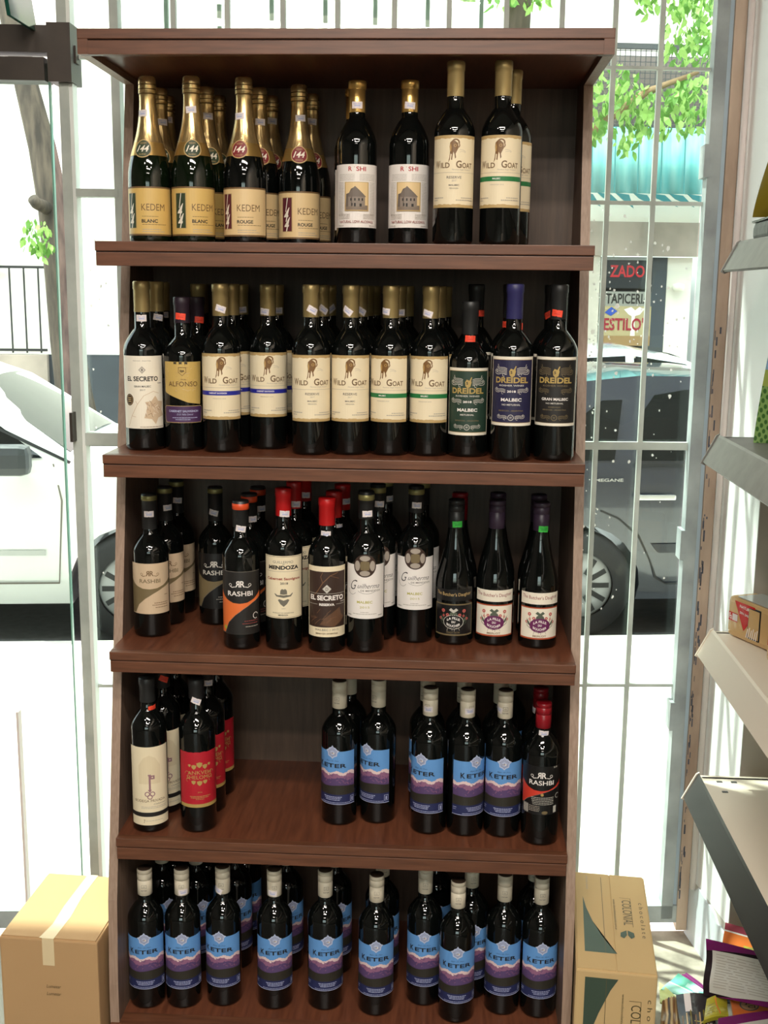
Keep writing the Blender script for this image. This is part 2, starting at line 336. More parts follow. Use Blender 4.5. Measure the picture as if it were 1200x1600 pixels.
def L_alfonso():
    a = Art(); w = 42; a.poly([(-w, 168), (-w, 111), (-20, 103), (8, 92), (w-6, 88), (w-2, 168)], BISC)
    rr = random.Random(3)
    for k in range(40):
        x, y = rr.uniform(-36, 32), rr.uniform(112, 160); a.stroke([(x, y), (x+rr.uniform(-9, 9), y+rr.uniform(-2, 3))], .5, TANL if k % 2 else TAN)
    for x in (-15, -5, 5): a.poly([(x-3, 167.5), (x-2, 163), (x, 165), (x+2, 163), (x+3, 167.5)], INK)
    a.frame(-9, 148, 5, 158, .7, BROWN); a.poly([(-9, 149), (-2, 142), (5, 149)], BISC); a.stroke([(-9, 149), (-2, 142.5), (5, 149)], .7, BROWN); a.text('DJA', -2, 148, 8, 5, INK, .03)
    a.text('DON', 0, 134, 9, 2.6, BROWN); a.text('ALFONSO', -1, 122.5, 56, 9, BROWN, 0); a.text('CASA JULIA', -39.5, 138, 34, 1.6, BROWN, ang=90)
    a.poly([(-w+4, 86), (-w, 82), (-w, 60), (-w+4, 54), (w-6, 54), (w-2, 60), (w-2, 82), (w-6, 86)], TAN); a.poly([(-w+4.6, 85), (-w+1, 81.5), (-w+1, 60), (-w+5, 55), (w-7, 55), (w-3, 60.5), (w-3, 81.5), (w-6.6, 85)], PURP)
    a.text('CABERNET SAUVIGNON', -1, 74, 58, 4, LILAC, .02); a.text('D.O. Valle Central', 2, 68.5, 30, 3, LILAC, 0, .3); a.dashes(-22, 26, 63, 1.1, LILAC, 3); a.dashes(-16, 12, 59.5, 1.1, LILAC, 4)
    return [('front_label', a.wrap('label', .036))]
def wing(a, cx, cy, s, m, d=1, n=4):
    for k in range(n): a.stroke([(cx+d*x*s, cy+(y+k*2.3)*s) for x, y in ((0, 0), (4, 1.6), (9, 1.8), (14, .4+k*.3), (19-k, .6+k*.8), (22-1.5*k, 2.6+k))], .9*s, m, step=k == 0)
    a.arc(cx+d*5*s, cy-.6*s, 2.2*s, 0, 300, .8*s, m, step=False); a.arc(cx+d*20*s, cy+5*s, 2.4*s, -60, 220, .8*s, m, step=False)
def scroll(a, cx, cy, s, m, d=1):
    a.arc(cx, cy, 3*s, 0, 290, 1.0*s, m); a.arc(cx+d*8*s, cy-1*s, 7*s, 150 if d > 0 else 30, 20 if d > 0 else 160, 1.1*s, m, step=False); a.arc(cx+d*10*s, cy+4*s, 8*s, -150 if d > 0 else -30, -40 if d > 0 else -140, 1.0*s, m, step=False); a.arc(cx+d*12*s, cy+1*s, 5*s, -120, 120, .8*s, m, step=False)
def L_dreidel(bg, top, z0, h, lines, dim=False):
    s = h/124; a = Art(); w = 47; Z = lambda v: z0+v*s
    a.rect(-w, Z(0), w, Z(124), CREAM2); a.rect(-w+2.5, Z(5), w-2.5, Z(119), TAN if not dim else KHAKI); a.rect(-w+3.2, Z(5.8), w-3.2, Z(118.2), bg)
    m2 = WREATH if dim else SILV
    for d in (-1, 1): wing(a, d*9, Z(92), 1.15, m2, d, 5)
    a.poly([(-4, Z(91)), (0, Z(87)), (5, Z(90)), (7, Z(98)), (6, Z(101)), (8, Z(107)), (6.4, Z(107.6)), (3, Z(101)), (-2, Z(103)), (-5, Z(98))], OLDG); a.text('5', -1, Z(93.5), 3.4, 5, INK, .03)
    a.text('DREIDEL', 0, Z(77), 64, 10.5*s, OLDG, .035); a.text('KOSHER WINES', 0, Z(71), 46, 3.2, m2, .02)
    for d in (-1, 1): wing(a, d*11, Z(60), 1.0, m2, d, 3)
    if not dim: a.text('2018', 0, Z(60), 16, 4, WHITE, .03)
    for (t, y, wd, hh, mm) in lines: a.text(t, 0, Z(y), wd, hh, mm, .03)
    for d in (-1, 1): wing(a, d*7, Z(13), .85, KHAKI if dim else m2, d, 3)
    a.ell(0, Z(15), 5.5, 5.5, KHAKI if dim else m2); a.ell(0, Z(15), 4.4, 4.4, bg); a.text('W', 0, Z(12.6), 5, 4.6, KHAKI if dim else m2, .01)
    return [('front_label', a.wrap('label', .037))]
def rlogo(a, cx, cy, s, m):
    a.text('R', cx-4.4*s, cy, 8*s, 11*s, m, .02, mirror=True); a.text('R', cx+4.4*s, cy, 8*s, 11*s, m, .02)
    for d in (-1, 1):
        a.stroke([(cx+d*9*s, cy+.6*s), (cx+d*14*s, cy-.5*s), (cx+d*18*s, cy+2*s)], 1.3*s, m); a.arc(cx+d*17*s, cy+3.6*s, 2.4*s, -60, 200, .8*s, m, step=False)
def L_rashbi(kind):
    a = Art(); w = 46
    if kind == 'cream': z0, z1, bg, sw, tx, lg = 49, 151, TANL, KHAKI, KHAKI, BROWN
    elif kind == 'black': z0, z1, bg, sw, tx, lg = 36, 152, BLK, KHAKI, SILV, SILV
    elif kind == 'orange': z0, z1, bg, sw, tx, lg = 31, 155, DBK, ORANGE, WHITE, WHITE
    else: z0, z1, bg, sw, tx, lg = 66, 166, BLK, SCAR, WHITE, WHITE
    H = z1-z0; a.rect(-w, z0, w, z1, bg)
    if kind == 'orange': a.rect(-w, z1-.8, w, z1, GREY)
    Z = lambda v: z0+H*v
    up = [(-w, Z(.68)), (-38, Z(.61)), (-28, Z(.55)), (-14, Z(.505)), (0, Z(.495)), (14, Z(.51)), (28, Z(.56)), (40, Z(.63)), (w, Z(.67))]
    lo = [(w, Z(.52)), (24, Z(.49)), (6, Z(.43)), (-12, Z(.33)), (-26, Z(.20)), (-36, Z(.05)), (-w, Z(-0.0))]
    lo = [(w, Z(.58)), (24, Z(.50)), (6, Z(.41)), (-10, Z(.31)), (-24, Z(.19)), (-34, Z(.02)), (-w, Z(.02))]
    if kind == 'red': lo = [(w, Z(.58)), (24, Z(.52)), (6, Z(.47)), (-12, Z(.40)), (-28, Z(.31)), (-40, Z(.2)), (-w, Z(.18))]
    a.stroke(lo, 1.4, KHAKI if kind == 'cream' else GREY); a.poly(up+lo, sw)
    rlogo(a, 0, Z(.755), 1.12 if kind != 'cream' else .95, lg); a.text('RASHBI', 0, Z(.615), 50 if kind != 'cream' else 42, 9.5 if kind != 'cream' else 8, tx, .012)
    m = LGREY if kind != 'cream' else BROWN
    if kind == 'red':
        a.ell(2, Z(.42), 3, 3, OLDG)
        for k in range(5): a.dashes(-20+k, 26, Z(.35)-k*3.4, 1.1, SILV, k)
        a.rect(-39, Z(.0)+2, -26, Z(.2), SILV)
        for k in range(6): a.rect(-38, Z(.03)+k*3, -27, Z(.03)+k*3+1.3, INK, k == 0)
        for k in range(4): a.dashes(-24, -2, Z(.17)-k*3.2, 1.1, LGREY, k+9)
        a.ell(8, Z(.05), 6, 3.4, KHAKI); a.rect(26, Z(.03), 34, Z(.17), SILV); a.arc(36, Z(.37), 5, 30, 300, 1.2, SILV); a.text('2/0', 28, Z(1.0)-4, 9, 3.4, SILV, .01)
    else:
        if kind == 'orange': a.ell(-33, Z(.1), 4, 4, YEL); a.arc(32, Z(.29), 6, 20, 300, 1.2, WHITE)
        else: a.rect(30, Z(.36), 38, Z(.37), m)
        mm = DARKR if kind == 'orange' else m
        a.dashes(8, 38, Z(.21), 1.3, mm, 3); a.dashes(4, 38, Z(.17), 1.3, mm, 4); a.dashes(10, 38, Z(.12), 1.2, LGREY if kind != 'cream' else BROWN, 5)
    return [('front_label', a.wrap('label', .036))]
def L_mendoza():
    a = Art(); w = 44; a.rect(-w, 65, w, 187, CREAM); a.frame(-w+1, 66.5, w-1, 185.5, .7, BROWN)
    a.text('GUILLERMO', -1, 172.5, 40, 5, GREY, 0); a.text('de', 0, 169.6, 4, 2.2, INK); a.text('MENDOZA', 0, 160.5, 62, 7.8, INK, .05); a.rect(-36, 156.5, 36, 157, GREY)
    a.text('Cabernet Sauvignon', 0, 138.5, 70, 6.6, paper('brick', (150, 54, 40)), .03); a.text('2018', 1, 131.5, 15, 4.2, INK, .02)
    a.poly([(-18, 113), (-14, 108), (0, 105.5), (14, 108), (18, 114), (17, 115), (12, 110.5), (7, 110.5), (6, 120), (3, 123), (0, 121.5), (-3, 123), (-6, 120), (-7, 110.5), (-12, 110.5), (-17, 114)], HATG); a.stroke([(-7, 112), (0, 111), (7, 112)], 1.4, CREAM)
    a.poly([(-11, 101), (-8, 103), (0, 100), (8, 103), (11, 101), (6, 93), (0, 88), (-6, 93)], HATG); a.dashes(-4, 4, 84, .6, GREY, 2)
    a.text('PRODUCT OF ARGENTINA', -1, 74.5, 42, 2, INK); a.text('MENDOZA', -1, 70, 19, 2.6, INK, .03)
    return [('front_label', a.wrap('label', .036))]
def L_reserva():
    a = Art(); w = 45; a.rect(-w, 32, w, 170, CREAM); a.rect(-w+3, 51, w-3, 160, BRK)
    a.stroke([(-30, 108), (-18, 122), (-8, 138), (6, 152), (22, 158)], 1.5, LEAFB); a.stroke([(-8, 138), (-12, 150), (-8, 158)], 1, LEAFB); a.stroke([(6, 152), (24, 146)], .8, LEAFB)
    rr = random.Random(9)
    a.poly([(-14, 56), (-4, 70), (8, 78), (26, 90), (30, 76), (38, 70), (28, 60), (14, 52)], paper('leaf2', (100, 70, 50)))
    for k in range(16):
        x, y = rr.uniform(-36, 24), rr.uniform(56, 84); a.stroke([(x, y), (x+rr.uniform(4, 15), y+rr.uniform(1, 9))], .7, LEAFB)
    a.poly([(0, 118), (8.5, 126.5), (0, 135), (-8.5, 126.5)], SILV); a.text('D', 0, 123.5, 5, 6, BRK); a.rect(-40, 117, 40, 117.6, SILV)
    a.text('EL SECRETO', 0, 104, 70, 10, WHITE, .04); a.dashes(28, 40, 100, 1.4, SILV, 3); a.text('RESERVA', 0, 93.5, 29, 5, WHITE, .04); a.rect(-40, 96, -18, 96.6, SILV); a.rect(18, 96, 40, 96.6, SILV)
    a.text('MALBEC | 2015', 0, 43.5, 46, 4.6, GREY); a.text('MENDOZA ARGENTINA', 0, 37.5, 44, 2.6, BROWN, .02)
    return [('front_label', a.wrap('label', .036))]
def L_guilherma():
    a = Art(); w = 45
    a.rect(-w, 69, w, 174, WHITE)
    a.ell(0, 172, 22, 22, BRK, 40)
    for k in range(4):
        an = 45+90*k+45; cx, cy = 14.5*cos(radians(an)), 172+14.5*sin(radians(an)); hor = k % 2 == 0
        a.ell(cx, cy, 10 if hor else 5.2, 5.2 if hor else 10, paper('petal', (166, 154, 142)), 20, step=k == 0)
    a.poly([(-8, 164), (0, 162.5), (8, 164), (9.5, 172), (8, 180), (0, 181.5), (-8, 180), (-9.5, 172)], KHAKI)
    a.text('G', -22, 125, 15, 19, INK, -.01, .5); a.text('uilherma', 8, 128.5, 44, 9, INK, -.005, .5); a.arc(-26, 124, 9, 170, 330, .6, GREY); a.arc(4, 126, 18, 200, 340, .6, GREY, ry=8)
    a.text('DE MENDOZA', 12, 122, 40, 3.6, GREY, .01); a.text('MALBEC', 0, 99, 30, 5, YEL, .02); a.text('2015', 0, 89.5, 19, 4, YEL); a.dashes(-8, 8, 81, 1.1, LGREY, 1); a.dashes(-24, 24, 77.5, 1.2, LGREY, 2); a.dashes(-38, -28, 74, 1.4, GREY, 3); a.dashes(28, 38, 74, 1.4, GREY, 4)
    return [('front_label', a.wrap('label', .036))]
def L_daughter(dark, word):
    a = Art(); w = 43; bg = BLK if dark else CREAM2; fr = KHAKI if dark else paper('rust', (172, 74, 40)); tx = KHAKI if dark else BROWN
    a.rect(-w, 90, w, 113, bg); a.text("The Butcher's Daughter", 0, 97.5, 76, 9, TAN if dark else DARKR, .006, arch=2.5)
    a.rect(-w, 20, w, 84, fr); a.rect(-w+1.4, 23, w-1.4, 81.5, bg)
    if dark: a.frame(-w+1, 21.5, w-1, 82.5, .8, KHAKI)
    lf = paper('stem', (84, 92, 76)); pk = paper('bloom', (190, 92, 84))
    for d in (-1, 1):
        for (x, y, r) in ((21, 70, 3.6), (12, 62, 3.2), (27, 54, 2.8), (20, 60, 2.4)): a.stroke([(d*13, 38), (d*(x-2), (y+38)/2), (d*x, y)], .9, lf); a.ell(d*x, y, r, r, pk, 12); a.ell(d*x, y, 1, 1, bg, 8)
        a.poly([(d*14, 42), (d*24, 50), (d*27, 62), (d*20, 52)], lf)
    a.ell(0, 62, 8, 7, lf); a.poly([(-9, 72), (0, 66), (9, 72), (5, 76), (0, 72), (-5, 76)], SILV if dark else lf)
    c = BLK if dark else PLUM; a.ell(0, 48, 20, 14.5, SILV if dark else c, 30); a.ell(0, 48, 19, 13.5, c, 30)
    a.text('LA FILLE', 0, 53.5, 25, 5, WHITE, .03, arch=-4); a.text('DU', 0, 46, 7, 4.4, WHITE, .03); a.text('BOUCHER', 0, 37.5, 26, 5, WHITE, .03, arch=4)
    for d in (-1, 1): a.arc(d*7, 31, 5, 0, 200, .8, LGREY)
    a.text(word, 0, 25, 26, 3.6, tx, .01)
    return [('front_label', a.wrap('label', .038))]
def L_key():
    a = Art(); w = 44; a.rect(-w, 17, w, 181, CREAM); a.rect(-w-.5, 35, w+.5, 44, INK); k = paper('key_mauve', (150, 108, 116))
    arch = paper('faint', (222, 204, 170)); a.poly([(-22, 104), (-22, 142), (-12, 158), (0, 164), (12, 158), (22, 142), (22, 104)], arch)
    a.rect(-1.6, 88, 2.2, 123, k); a.rect(2, 114, 10, 122, k); a.rect(4, 117, 7, 119, CREAM); a.rect(-3, 121, 3, 124, k); a.poly([(-4, 92), (0, 86), (4, 92)], k)
    for (x, y) in ((-5, 83), (5, 83), (0, 77)): a.arc(x, y, 4.4, 0, 360, 1.8, k, 14)
    a.text('BODEGA PRIVADA', 0, 66, 64, 5.4, BROWN, 0); a.text('Cabernet', 20, 60, 26, 3, GREY, 0, .4); a.dashes(-18, 34, 55.5, .9, LGREY, 2); a.dashes(-18, 34, 52.5, .9, LGREY, 3); a.text('7', -12, 22, 3, 7, LEAFB); a.dashes(-9, 26, 26, .8, LGREY, 5)
    return [('front_label', a.wrap('label', .036))]
def L_red():
    a = Art(); w = 45; rr = random.Random(4); a.poly([(-w, 55), (w, 55)]+[(w-2*w*k/40, 171+rr.uniform(-.8, .5)) for k in range(41)], CRIM); a.rect(-w, 55, w, 62, OLDG)
    G = OLDG
    for (x, y, r) in ((0, 144, 6), (-11, 140, 5), (11, 140, 5), (-20, 143, 3), (20, 144, 3), (-12, 108, 4.4), (0, 106, 5.4), (11, 108, 4.4)): a.poly([(x-r, y+r*.7), (x, y+r), (x+r, y+r*.7), (x+r*.8, y-r*.3), (x, y-r), (x-r*.8, y-r*.3)], G)
    a.text('ANKVEH', 0, 125, 48, 7.5, G, 0, arch=-1.5); a.text('SHELOMO', 0, 115, 52, 7.5, G, 0); 
    for d in (-1, 1): a.arc(d*25, 126, 5, 90-d*90, 90+d*100, .8, G); a.arc(d*23, 113, 4, 0, 250, .7, G)
    a.text('2016', 0, 86, 9, 2.6, G); a.dashes(-20, 22, 78, 1.1, G, 2); a.dashes(-18, 18, 75, 1.1, G, 3); a.dashes(-8, 8, 72, 1, G, 4)
    return [('front_label', a.wrap('label', .036))]
def L_keter():
    a = Art(); w = 48; rr = random.Random(14)
    a.rect(-w, 47, w, 160, SKY)
    xs = [-w+2*w*k/48 for k in range(49)]
    r1 = [(x, 116+2.4*sin(x*.21)+rr.uniform(-.9, .9)+abs(x)*.03) for x in xs]; a.poly([(-w, 70)]+r1+[(w, 70)], SKYL)
    r2 = [(x, 111+2.2*sin(x*.21+.4)+rr.uniform(-1.5, 1.1)) for x in xs]; a.poly([(-w, 70)]+r2+[(w, 70)], MAUVE)
    r3 = [(x, 102+3*sin(x*.13)+rr.uniform(-2, 2)) for x in xs]; a.poly([(-w, 70)]+r3+[(w, 70)], VIO)
    for k in range(34):
        x, y = rr.uniform(-w+2, w-6), rr.uniform(88, 110); a.stroke([(x, y), (x+rr.uniform(2, 5)*rr.choice((-1, 1)), y+rr.uniform(1, 3))], .9, VIO if y > 100 else MAUVE)
    r4 = [(x, 87+1.2*sin(x*.1)) for x in xs]; a.poly([(-w, 60)]+r4+[(w, 60)], OLIVE)
    a.rect(-w, 47, w, 68, NAVY); a.rect(-w, 47, w, 48.2, LILAC)
    for k in range(3): a.dashes(-19+k*2, 19-k*2, 62.5-k*3.2, 1.3, LILAC, k)
    a.dashes(-26, 36, 50.5, 1, LILAC, 7); a.frame(37, 52, 46, 64, .8, LILAC); a.rect(40, 54, 43, 61, LILAC)
    for sx_ in (-1,): a.dashes(-46, -38, 62, 1.1, LILAC, 8); a.dashes(-46, -39, 58, 1.1, LILAC, 9)
    E_ = [(x*.84, 158.5+(y-158.5)*.84) for x, y in [(-4, 146), (0, 142), (4, 146), (11, 149), (12, 157), (17, 162), (11, 165), (8, 169), (3, 171), (0, 176), (-3, 171), (-8, 169), (-11, 165), (-17, 162), (-12, 157), (-11, 149)]]
    a.poly(E_, MIST); a.poly([(x*.8, 158.5+(y-158.5)*.8) for x, y in E_], paper('mist2', (150, 156, 184)))
    for k in range(7): a.stroke([(0, 158.5), (9*cos(radians(30*k)), 158.5+9*sin(radians(30*k)))], .5, MIST)
    a.ell(0, 157, 4.4, 4.2, MIST); a.text('ck', -.6, 155, 6, 4.6, BROWN, .01, .3); a.ell(2.6, 156, 1.4, 1.4, CREAM)
    a.text('Baja de Pais', 0, 138.5, 26, 3, NAVY, -.01, .4); a.text('K', -26.5, 125, 9, 11.5, INK, .015); a.text('ETER', 4.5, 126, 47, 8.4, INK, .015)
    return [('front_label', a.wrap('label', .0362))]
def L_print_keter():
    a = Art(); a.frame(-5, 258, 5, 266, .6, GREY); a.text('ck', 0, 260, 5, 4, GREY); a.text('KETER', 0, 252, 12, 2.6, GREY, .02)
    return ('capsule_print', a.wrap('capsule_print', .0150))

# ------------------------------------------------------------------ bottle kinds
def shoulder(R, z0, z1, rn, n=12):
    return [(rn+(R-rn)*((1-(k/n)**2.1)**.9*.72+.28*(0.5+0.5*cos(pi*k/n))), z0+(z1-z0)*(k/n)) for k in range(1, n+1)]
def bordeaux(R, zs, zn, rn, zc): return [(0, .006), (R*.86, 0), (R-.002, .0025), (R, .007), (R, zs)]+shoulder(R, zs, zn, rn)+[(rn*.97, zc+.004)]
def cork_cap(zc, H, m, r=.0152): return [(r-.0004, zc), (r-.0002, zc+.001), (r-.0002, H-.016), (r+.0008, H-.0145), (r+.0008, H-.002), (r-.0006, H), (0, H)], m
def screw_cap(zc, H, m, mtop, r=.0150):
    p = [(r-.0012, zc), (r, zc+.001), (r, H-.024), (r-.0006, H-.0235), (r-.0006, H-.0225), (r+.0002, H-.022), (r+.0002, H-.010), (r-.0005, H-.0095), (r-.0005, H-.0085), (r+.0002, H-.008), (r+.0002, H-.002), (r-.001, H), (0, H)]
    return p, [m]*11+[mtop]
CAPK = mat('capsule_cream', (212, 200, 178), .42); CAPKT = mat('capsule_top_bronze', (72, 56, 46), .4); CAPB = mat('capsule_black', (34, 34, 34), .42); CAPR = mat('capsule_red', (176, 20, 22), .36); CAPR2 = mat('capsule_dark_red', (132, 14, 26), .3)
CAPN = mat('capsule_navy', (42, 40, 88), .45); CAPP = mat('capsule_purple', (58, 44, 62), .38); CAPA = mat('capsule_plum', (40, 26, 38), .45); CAPO = mat('capsule_orange', (214, 76, 36), .4)
H = dict(K=.30, KR=.30, RA=.29, WR=.312, WB=.312, WG=.312, ES=.315, AL=.287, DG=.285, DB=.317, DK=.317, RC=.285, RK=.285, RO=.287, RR=.285, GM=.312, ER=.296, GW=.310, BK=.285, BM=.285, BR=.285, BP=.314, AS=.312, KT=.297)
def ring(zc, Hh, mring, z0, z1, mtop, r=.0152):
    return [(r-.0006, zc), (r-.0002, zc+.001), (r-.0002, z0), (r+.0006, z0+.0005), (r+.0006, z1), (r, z1+.0005), (r-.0002, Hh-.001), (r-.001, Hh), (0, Hh)], [CAPB, CAPB, mring, mring, mring, mtop, mtop, mtop]
BP_ = [(0, .006), (.033, 0), (.037, .003), (.038, .008), (.038, .116), (.0374, .126), (.0355, .138), (.0318, .152), (.0276, .167), (.0238, .182), (.0206, .196), (.0180, .210), (.0160, .224), (.0152, .236)]
def spec(k):
    Hh = H[k]
    if k in ('K', 'KR'):
        foil = [(kr(z)+.0007, z) for z in (.158, .166, .174, .182, .190, .200, .210, .222, .236, .248, .258)]+[(.0150, .268), (.0152, .2685), (.0165, .270), (.0162, .276), (.0166, .278), (.0162, .284), (.0164, .286), (.0158, .296), (.0135, .2995), (0, .300)]
        ms = [GOLDS]*3+[GOLD]*(len(foil)-4); CRE = mat('foil_crease', (112, 88, 52), .4, metal=.7)
        for q_ in (11, 12, 14, 16): ms[q_] = CRE
        return (GLASSK if k == 'K' else GLASS), KPROF, (foil, ms), 'neck_foil', (L_kedem(KGOLD, 'BLANC', DKGREEN, DKGREEN) if k == 'K' else L_kedem(KCREAM, 'ROUGE', MAROON, paper('medallion_red', (126, 36, 42))))
    if k == 'RA': return GLASS, bordeaux(.0365, .176, .226, .0146, .235), ([(.0148, .235), (.015, .236), (.0152, .275), (.0148, .2755), (.0166, .2765), (.0166, .288), (.0155, .290), (0, .290)], GOLDS), 'capsule', L_rashi()
    if k in ('WR', 'WB', 'WG'): return GLASS, bordeaux(.036, .190, .234, .0146, .253), cork_cap(.253, Hh, GOLDM), 'capsule', {'WR': lambda: L_goat(), 'WB': lambda: L_goat(BLUE, 'CABERNET SAUVIGNON'), 'WG': lambda: L_goat(GREEN, 'MALBEC')}[k]()
    if k == 'ES': return GLASS, bordeaux(.0365, .186, .228, .0146, .258), cork_cap(.258, Hh, GOLDM), 'capsule', L_secreto()
    if k == 'AL': return GLASS, bordeaux(.036, .176, .213, .0148, .236), cork_cap(.239, Hh, CAPA), 'capsule', L_alfonso()
    if k == 'DG': return GLASS, bordeaux(.037, .172, .212, .0148, .225), cork_cap(.225, Hh, CAPB), 'capsule', L_dreidel(DGR, 0, 41, 124, [('MALBEC', 44, 38, 6, WHITE), ('METUSHAL', 36.5, 26, 3.2, SILV), ('MENDOZA - ARGENTINA', 26, 46, 2.6, WREATH)])
    if k == 'DB': return GLASS, bordeaux(.037, .195, .236, .0148, .255), cork_cap(.255, Hh, CAPN), 'capsule', L_dreidel(DBL, 0, 65, 124, [('MALBEC', 44, 38, 6, WHITE), ('NO METUSHAL', 36.5, 34, 3.2, SILV), ('MENDOZA - ARGENTINA', 26, 46, 2.6, KHAKI)])
    if k == 'DK': return GLASS, bordeaux(.037, .195, .236, .0148, .255), cork_cap(.255, Hh, CAPB), 'capsule', L_dreidel(DBK, 0, 65, 124, [('GRAN MALBEC', 46, 50, 5, WHITE), ('NO METUSHAL', 39.5, 32, 2.8, SILV), ('RESERVADO', 33, 22, 2.2, WREATH), ('MENDOZA - ARGENTINA', 28, 44, 2.4, WREATH)], True)
    if k == 'RC': return GLASS, bordeaux(.036, .168, .206, .0148, .215), ring(.215, Hh, DGOLD, .272, .281, CAPB), 'capsule', L_rashbi('cream')
    if k == 'RK': return GLASS, bordeaux(.036, .168, .206, .0148, .215), ring(.215, Hh, DGOLD, .272, .281, CAPB), 'capsule', L_rashbi('black')
    if k == 'RO': return GLASS, bordeaux(.036, .180, .218, .0148, .236), ring(.236, Hh, CAPO, .270, .281, CAPB, .0158), 'capsule', L_rashbi('orange')
    if k == 'RR': return GLASS, bordeaux(.036, .183, .222, .0148, .234), screw_cap(.234, Hh, CAPR2, CAPR2), 'screw_cap', L_rashbi('red')
    if k == 'GM': return GLASS, bordeaux(.036, .196, .236, .0146, .259), cork_cap(.259, Hh, CAPR), 'capsule', L_mendoza()
    if k == 'ER': return GLASS, bordeaux(.036, .184, .226, .0148, .244), cork_cap(.244, Hh, CAPR, .0158), 'capsule', L_reserva()
    if k == 'GW': return GLASS, bordeaux(.036, .191, .233, .0146, .258), ring(.258, Hh, DGOLD, .293, .303, CAPB), 'capsule', L_guilherma()
    if k in ('BK', 'BM', 'BR'): return GLASS, BP_, screw_cap(.229, Hh, {'BK': CAPB, 'BM': CAPP, 'BR': CAPR2}[k], CAPB if k != 'BR' else CAPR2, .0158), 'screw_cap', L_daughter(k != 'BM', {'BK': 'PINOT NOIR', 'BM': 'MERLOT', 'BR': 'MERLOT'}[k])
    if k == 'BP': return GLASS, bordeaux(.036, .212, .250, .0148, .265), cork_cap(.265, Hh, CAPB, .0158), 'capsule', L_key()
    if k == 'AS': return GLASS, bordeaux(.036, .206, .246, .0146, .272), cork_cap(.272, Hh, CAPB), 'capsule', L_red()
    if k == 'KT': return GLASS, bordeaux(.0362, .190, .228, .0145, .241), screw_cap(.241, Hh, CAPK, CAPKT), 'screw_cap', L_keter()+[L_print_keter()]
def radius_at(k, z):
    p = PROTO_PROF[k]; best = p[-1][0]
    for a, b in zip(p[:-1], p[1:]):
        if min(a[1], b[1]) <= z <= max(a[1], b[1]) and abs(b[1]-a[1]) > 1e-6: best = a[0]+(b[0]-a[0])*(z-a[1])/(b[1]-a[1])
    return best
PROTO = {}; PROTO_PROF = {}; PROTO_CAPZ = {}
def proto(k):
    if k not in PROTO:
        g, prof, (cp, cm), cn, labs = spec(k)
        m = MB(); m.lathe(prof, g, 44); body = m.build('glass_body'); m = MB(); m.lathe(cp, cm, 32); cap = m.build(cn)
        parts = [body, cap]
        for n_, me in labs: parts.append(new_obj(n_, me))
        PROTO[k] = parts; PROTO_PROF[k] = prof; PROTO_CAPZ[k] = (cp[0][1], cp)
        return parts, True
    return PROTO[k], False
def sticker(root, k, z, ang, tilt, col, w=20, h=12):
    proto_z, cp = PROTO_CAPZ[k]
    r = (max([c[0] for c in cp if c[1] < z+.006]+[.0148]) if k not in ('K', 'KR') else kr(z)+.0009) if z > proto_z-.004 else radius_at(k, z)
    r = max(r, radius_at(k, z)) if z < proto_z+.008 else r
    a = Art(); c, s = cos(radians(tilt)), sin(radians(tilt)); m = {'w': STW, 'r': STR, 'g': STG}[col]
    hw, hh = w/2, h/2
    pts = [(-hw, -hh), (-hw*.12, -hh), (0, -hh+1), (hw*.12, -hh), (hw, -hh), (hw, hh), (hw*.12, hh), (0, hh-1), (-hw*.12, hh), (-hw, hh)]
    a.poly([(x*c-y*s, x*s+y*c) for x, y in pts], m); ink = {'w': LILAC, 'r': paper('sticker_ink_r', (214, 58, 40)), 'g': paper('sticker_ink_g', (40, 150, 56))}[col]
    if w > 15:
        for (x0, y0, x1, y1) in ((-hw*.7, 1.5, hw*.7, 2.7), (-hw*.5, -2.5, hw*.6, .2)): a.poly([(x*c-y*s, x*s+y*c) for x, y in ((x0, y0), (x1, y0), (x1, y1), (x0, y1))], ink)
    a.cuts(.003); R = r+.0006
    me = a.mesh('price_sticker', lambda x, zz, l: ((R+l*.00005)*sin(x/R), -(R+l*.00005)*cos(x/R), zz+z))
    o = new_obj('price_sticker', me, root); o.rotation_euler = (0, 0, radians(ang)); o['label'] = {'w': 'white price sticker', 'r': 'orange-red price sticker', 'g': 'green price sticker'}[col]
def bottle(k, x, y, z, phi, label, group, stick=()):
    parts, first = proto(k)
    dx, dy = CAMP.x-x, CAMP.y-y; rz = math.atan2(dy, dx)+pi/2 + radians(phi)   # front (-Y) turned to the shopper, then by phi
    r = empty({'K': 'sparkling_wine_bottle', 'KR': 'sparkling_wine_bottle'}.get(k, 'wine_bottle'), (x, y, z), rz, label, 'bottle', group)
    for p in parts:
        q = p if first else p.copy()
        if not first: C.objects.link(q)
        q.parent = r
    for s in stick: sticker(r, k, *s)
    return r
# ------------------------------------------------------------------ shop shell
WALLW = mat('wall_white_paint', (226, 222, 216), .7, noise=.06, nscale=3, bump=.05)
WALLG = mat('wall_greige_paint', (206, 198, 188), .7, noise=.08, nscale=2)
FLOORM = mat('concrete_floor', (186, 176, 160), .8, noise=1, rgb2=(120, 112, 100), nscale=11, bump=.5)
CEILM = mat('ceiling_paint', (128, 122, 114), .8)
TILE = mat('shop_floor_tile', (96, 90, 82), .35, noise=.15, nscale=5)
PIPEM = mat('pipe_pink_white', (218, 204, 200), .5)
PEEL = mat('peeling_wood', (206, 184, 164), .75, noise=1, rgb2=(168, 146, 128), nscale=14, bump=.6, stretch=(1, 1, .3))
PEELB = mat('peeled_patch', (92, 98, 112), .8, noise=.5, nscale=30)
STEELW = mat('painted_steel_white', (196, 202, 194), .5, noise=1, rgb2=(170, 176, 170), nscale=12)
ALU = mat('weathered_frame', (176, 184, 184), .55, noise=1, rgb2=(136, 142, 144), nscale=9, bump=.2)
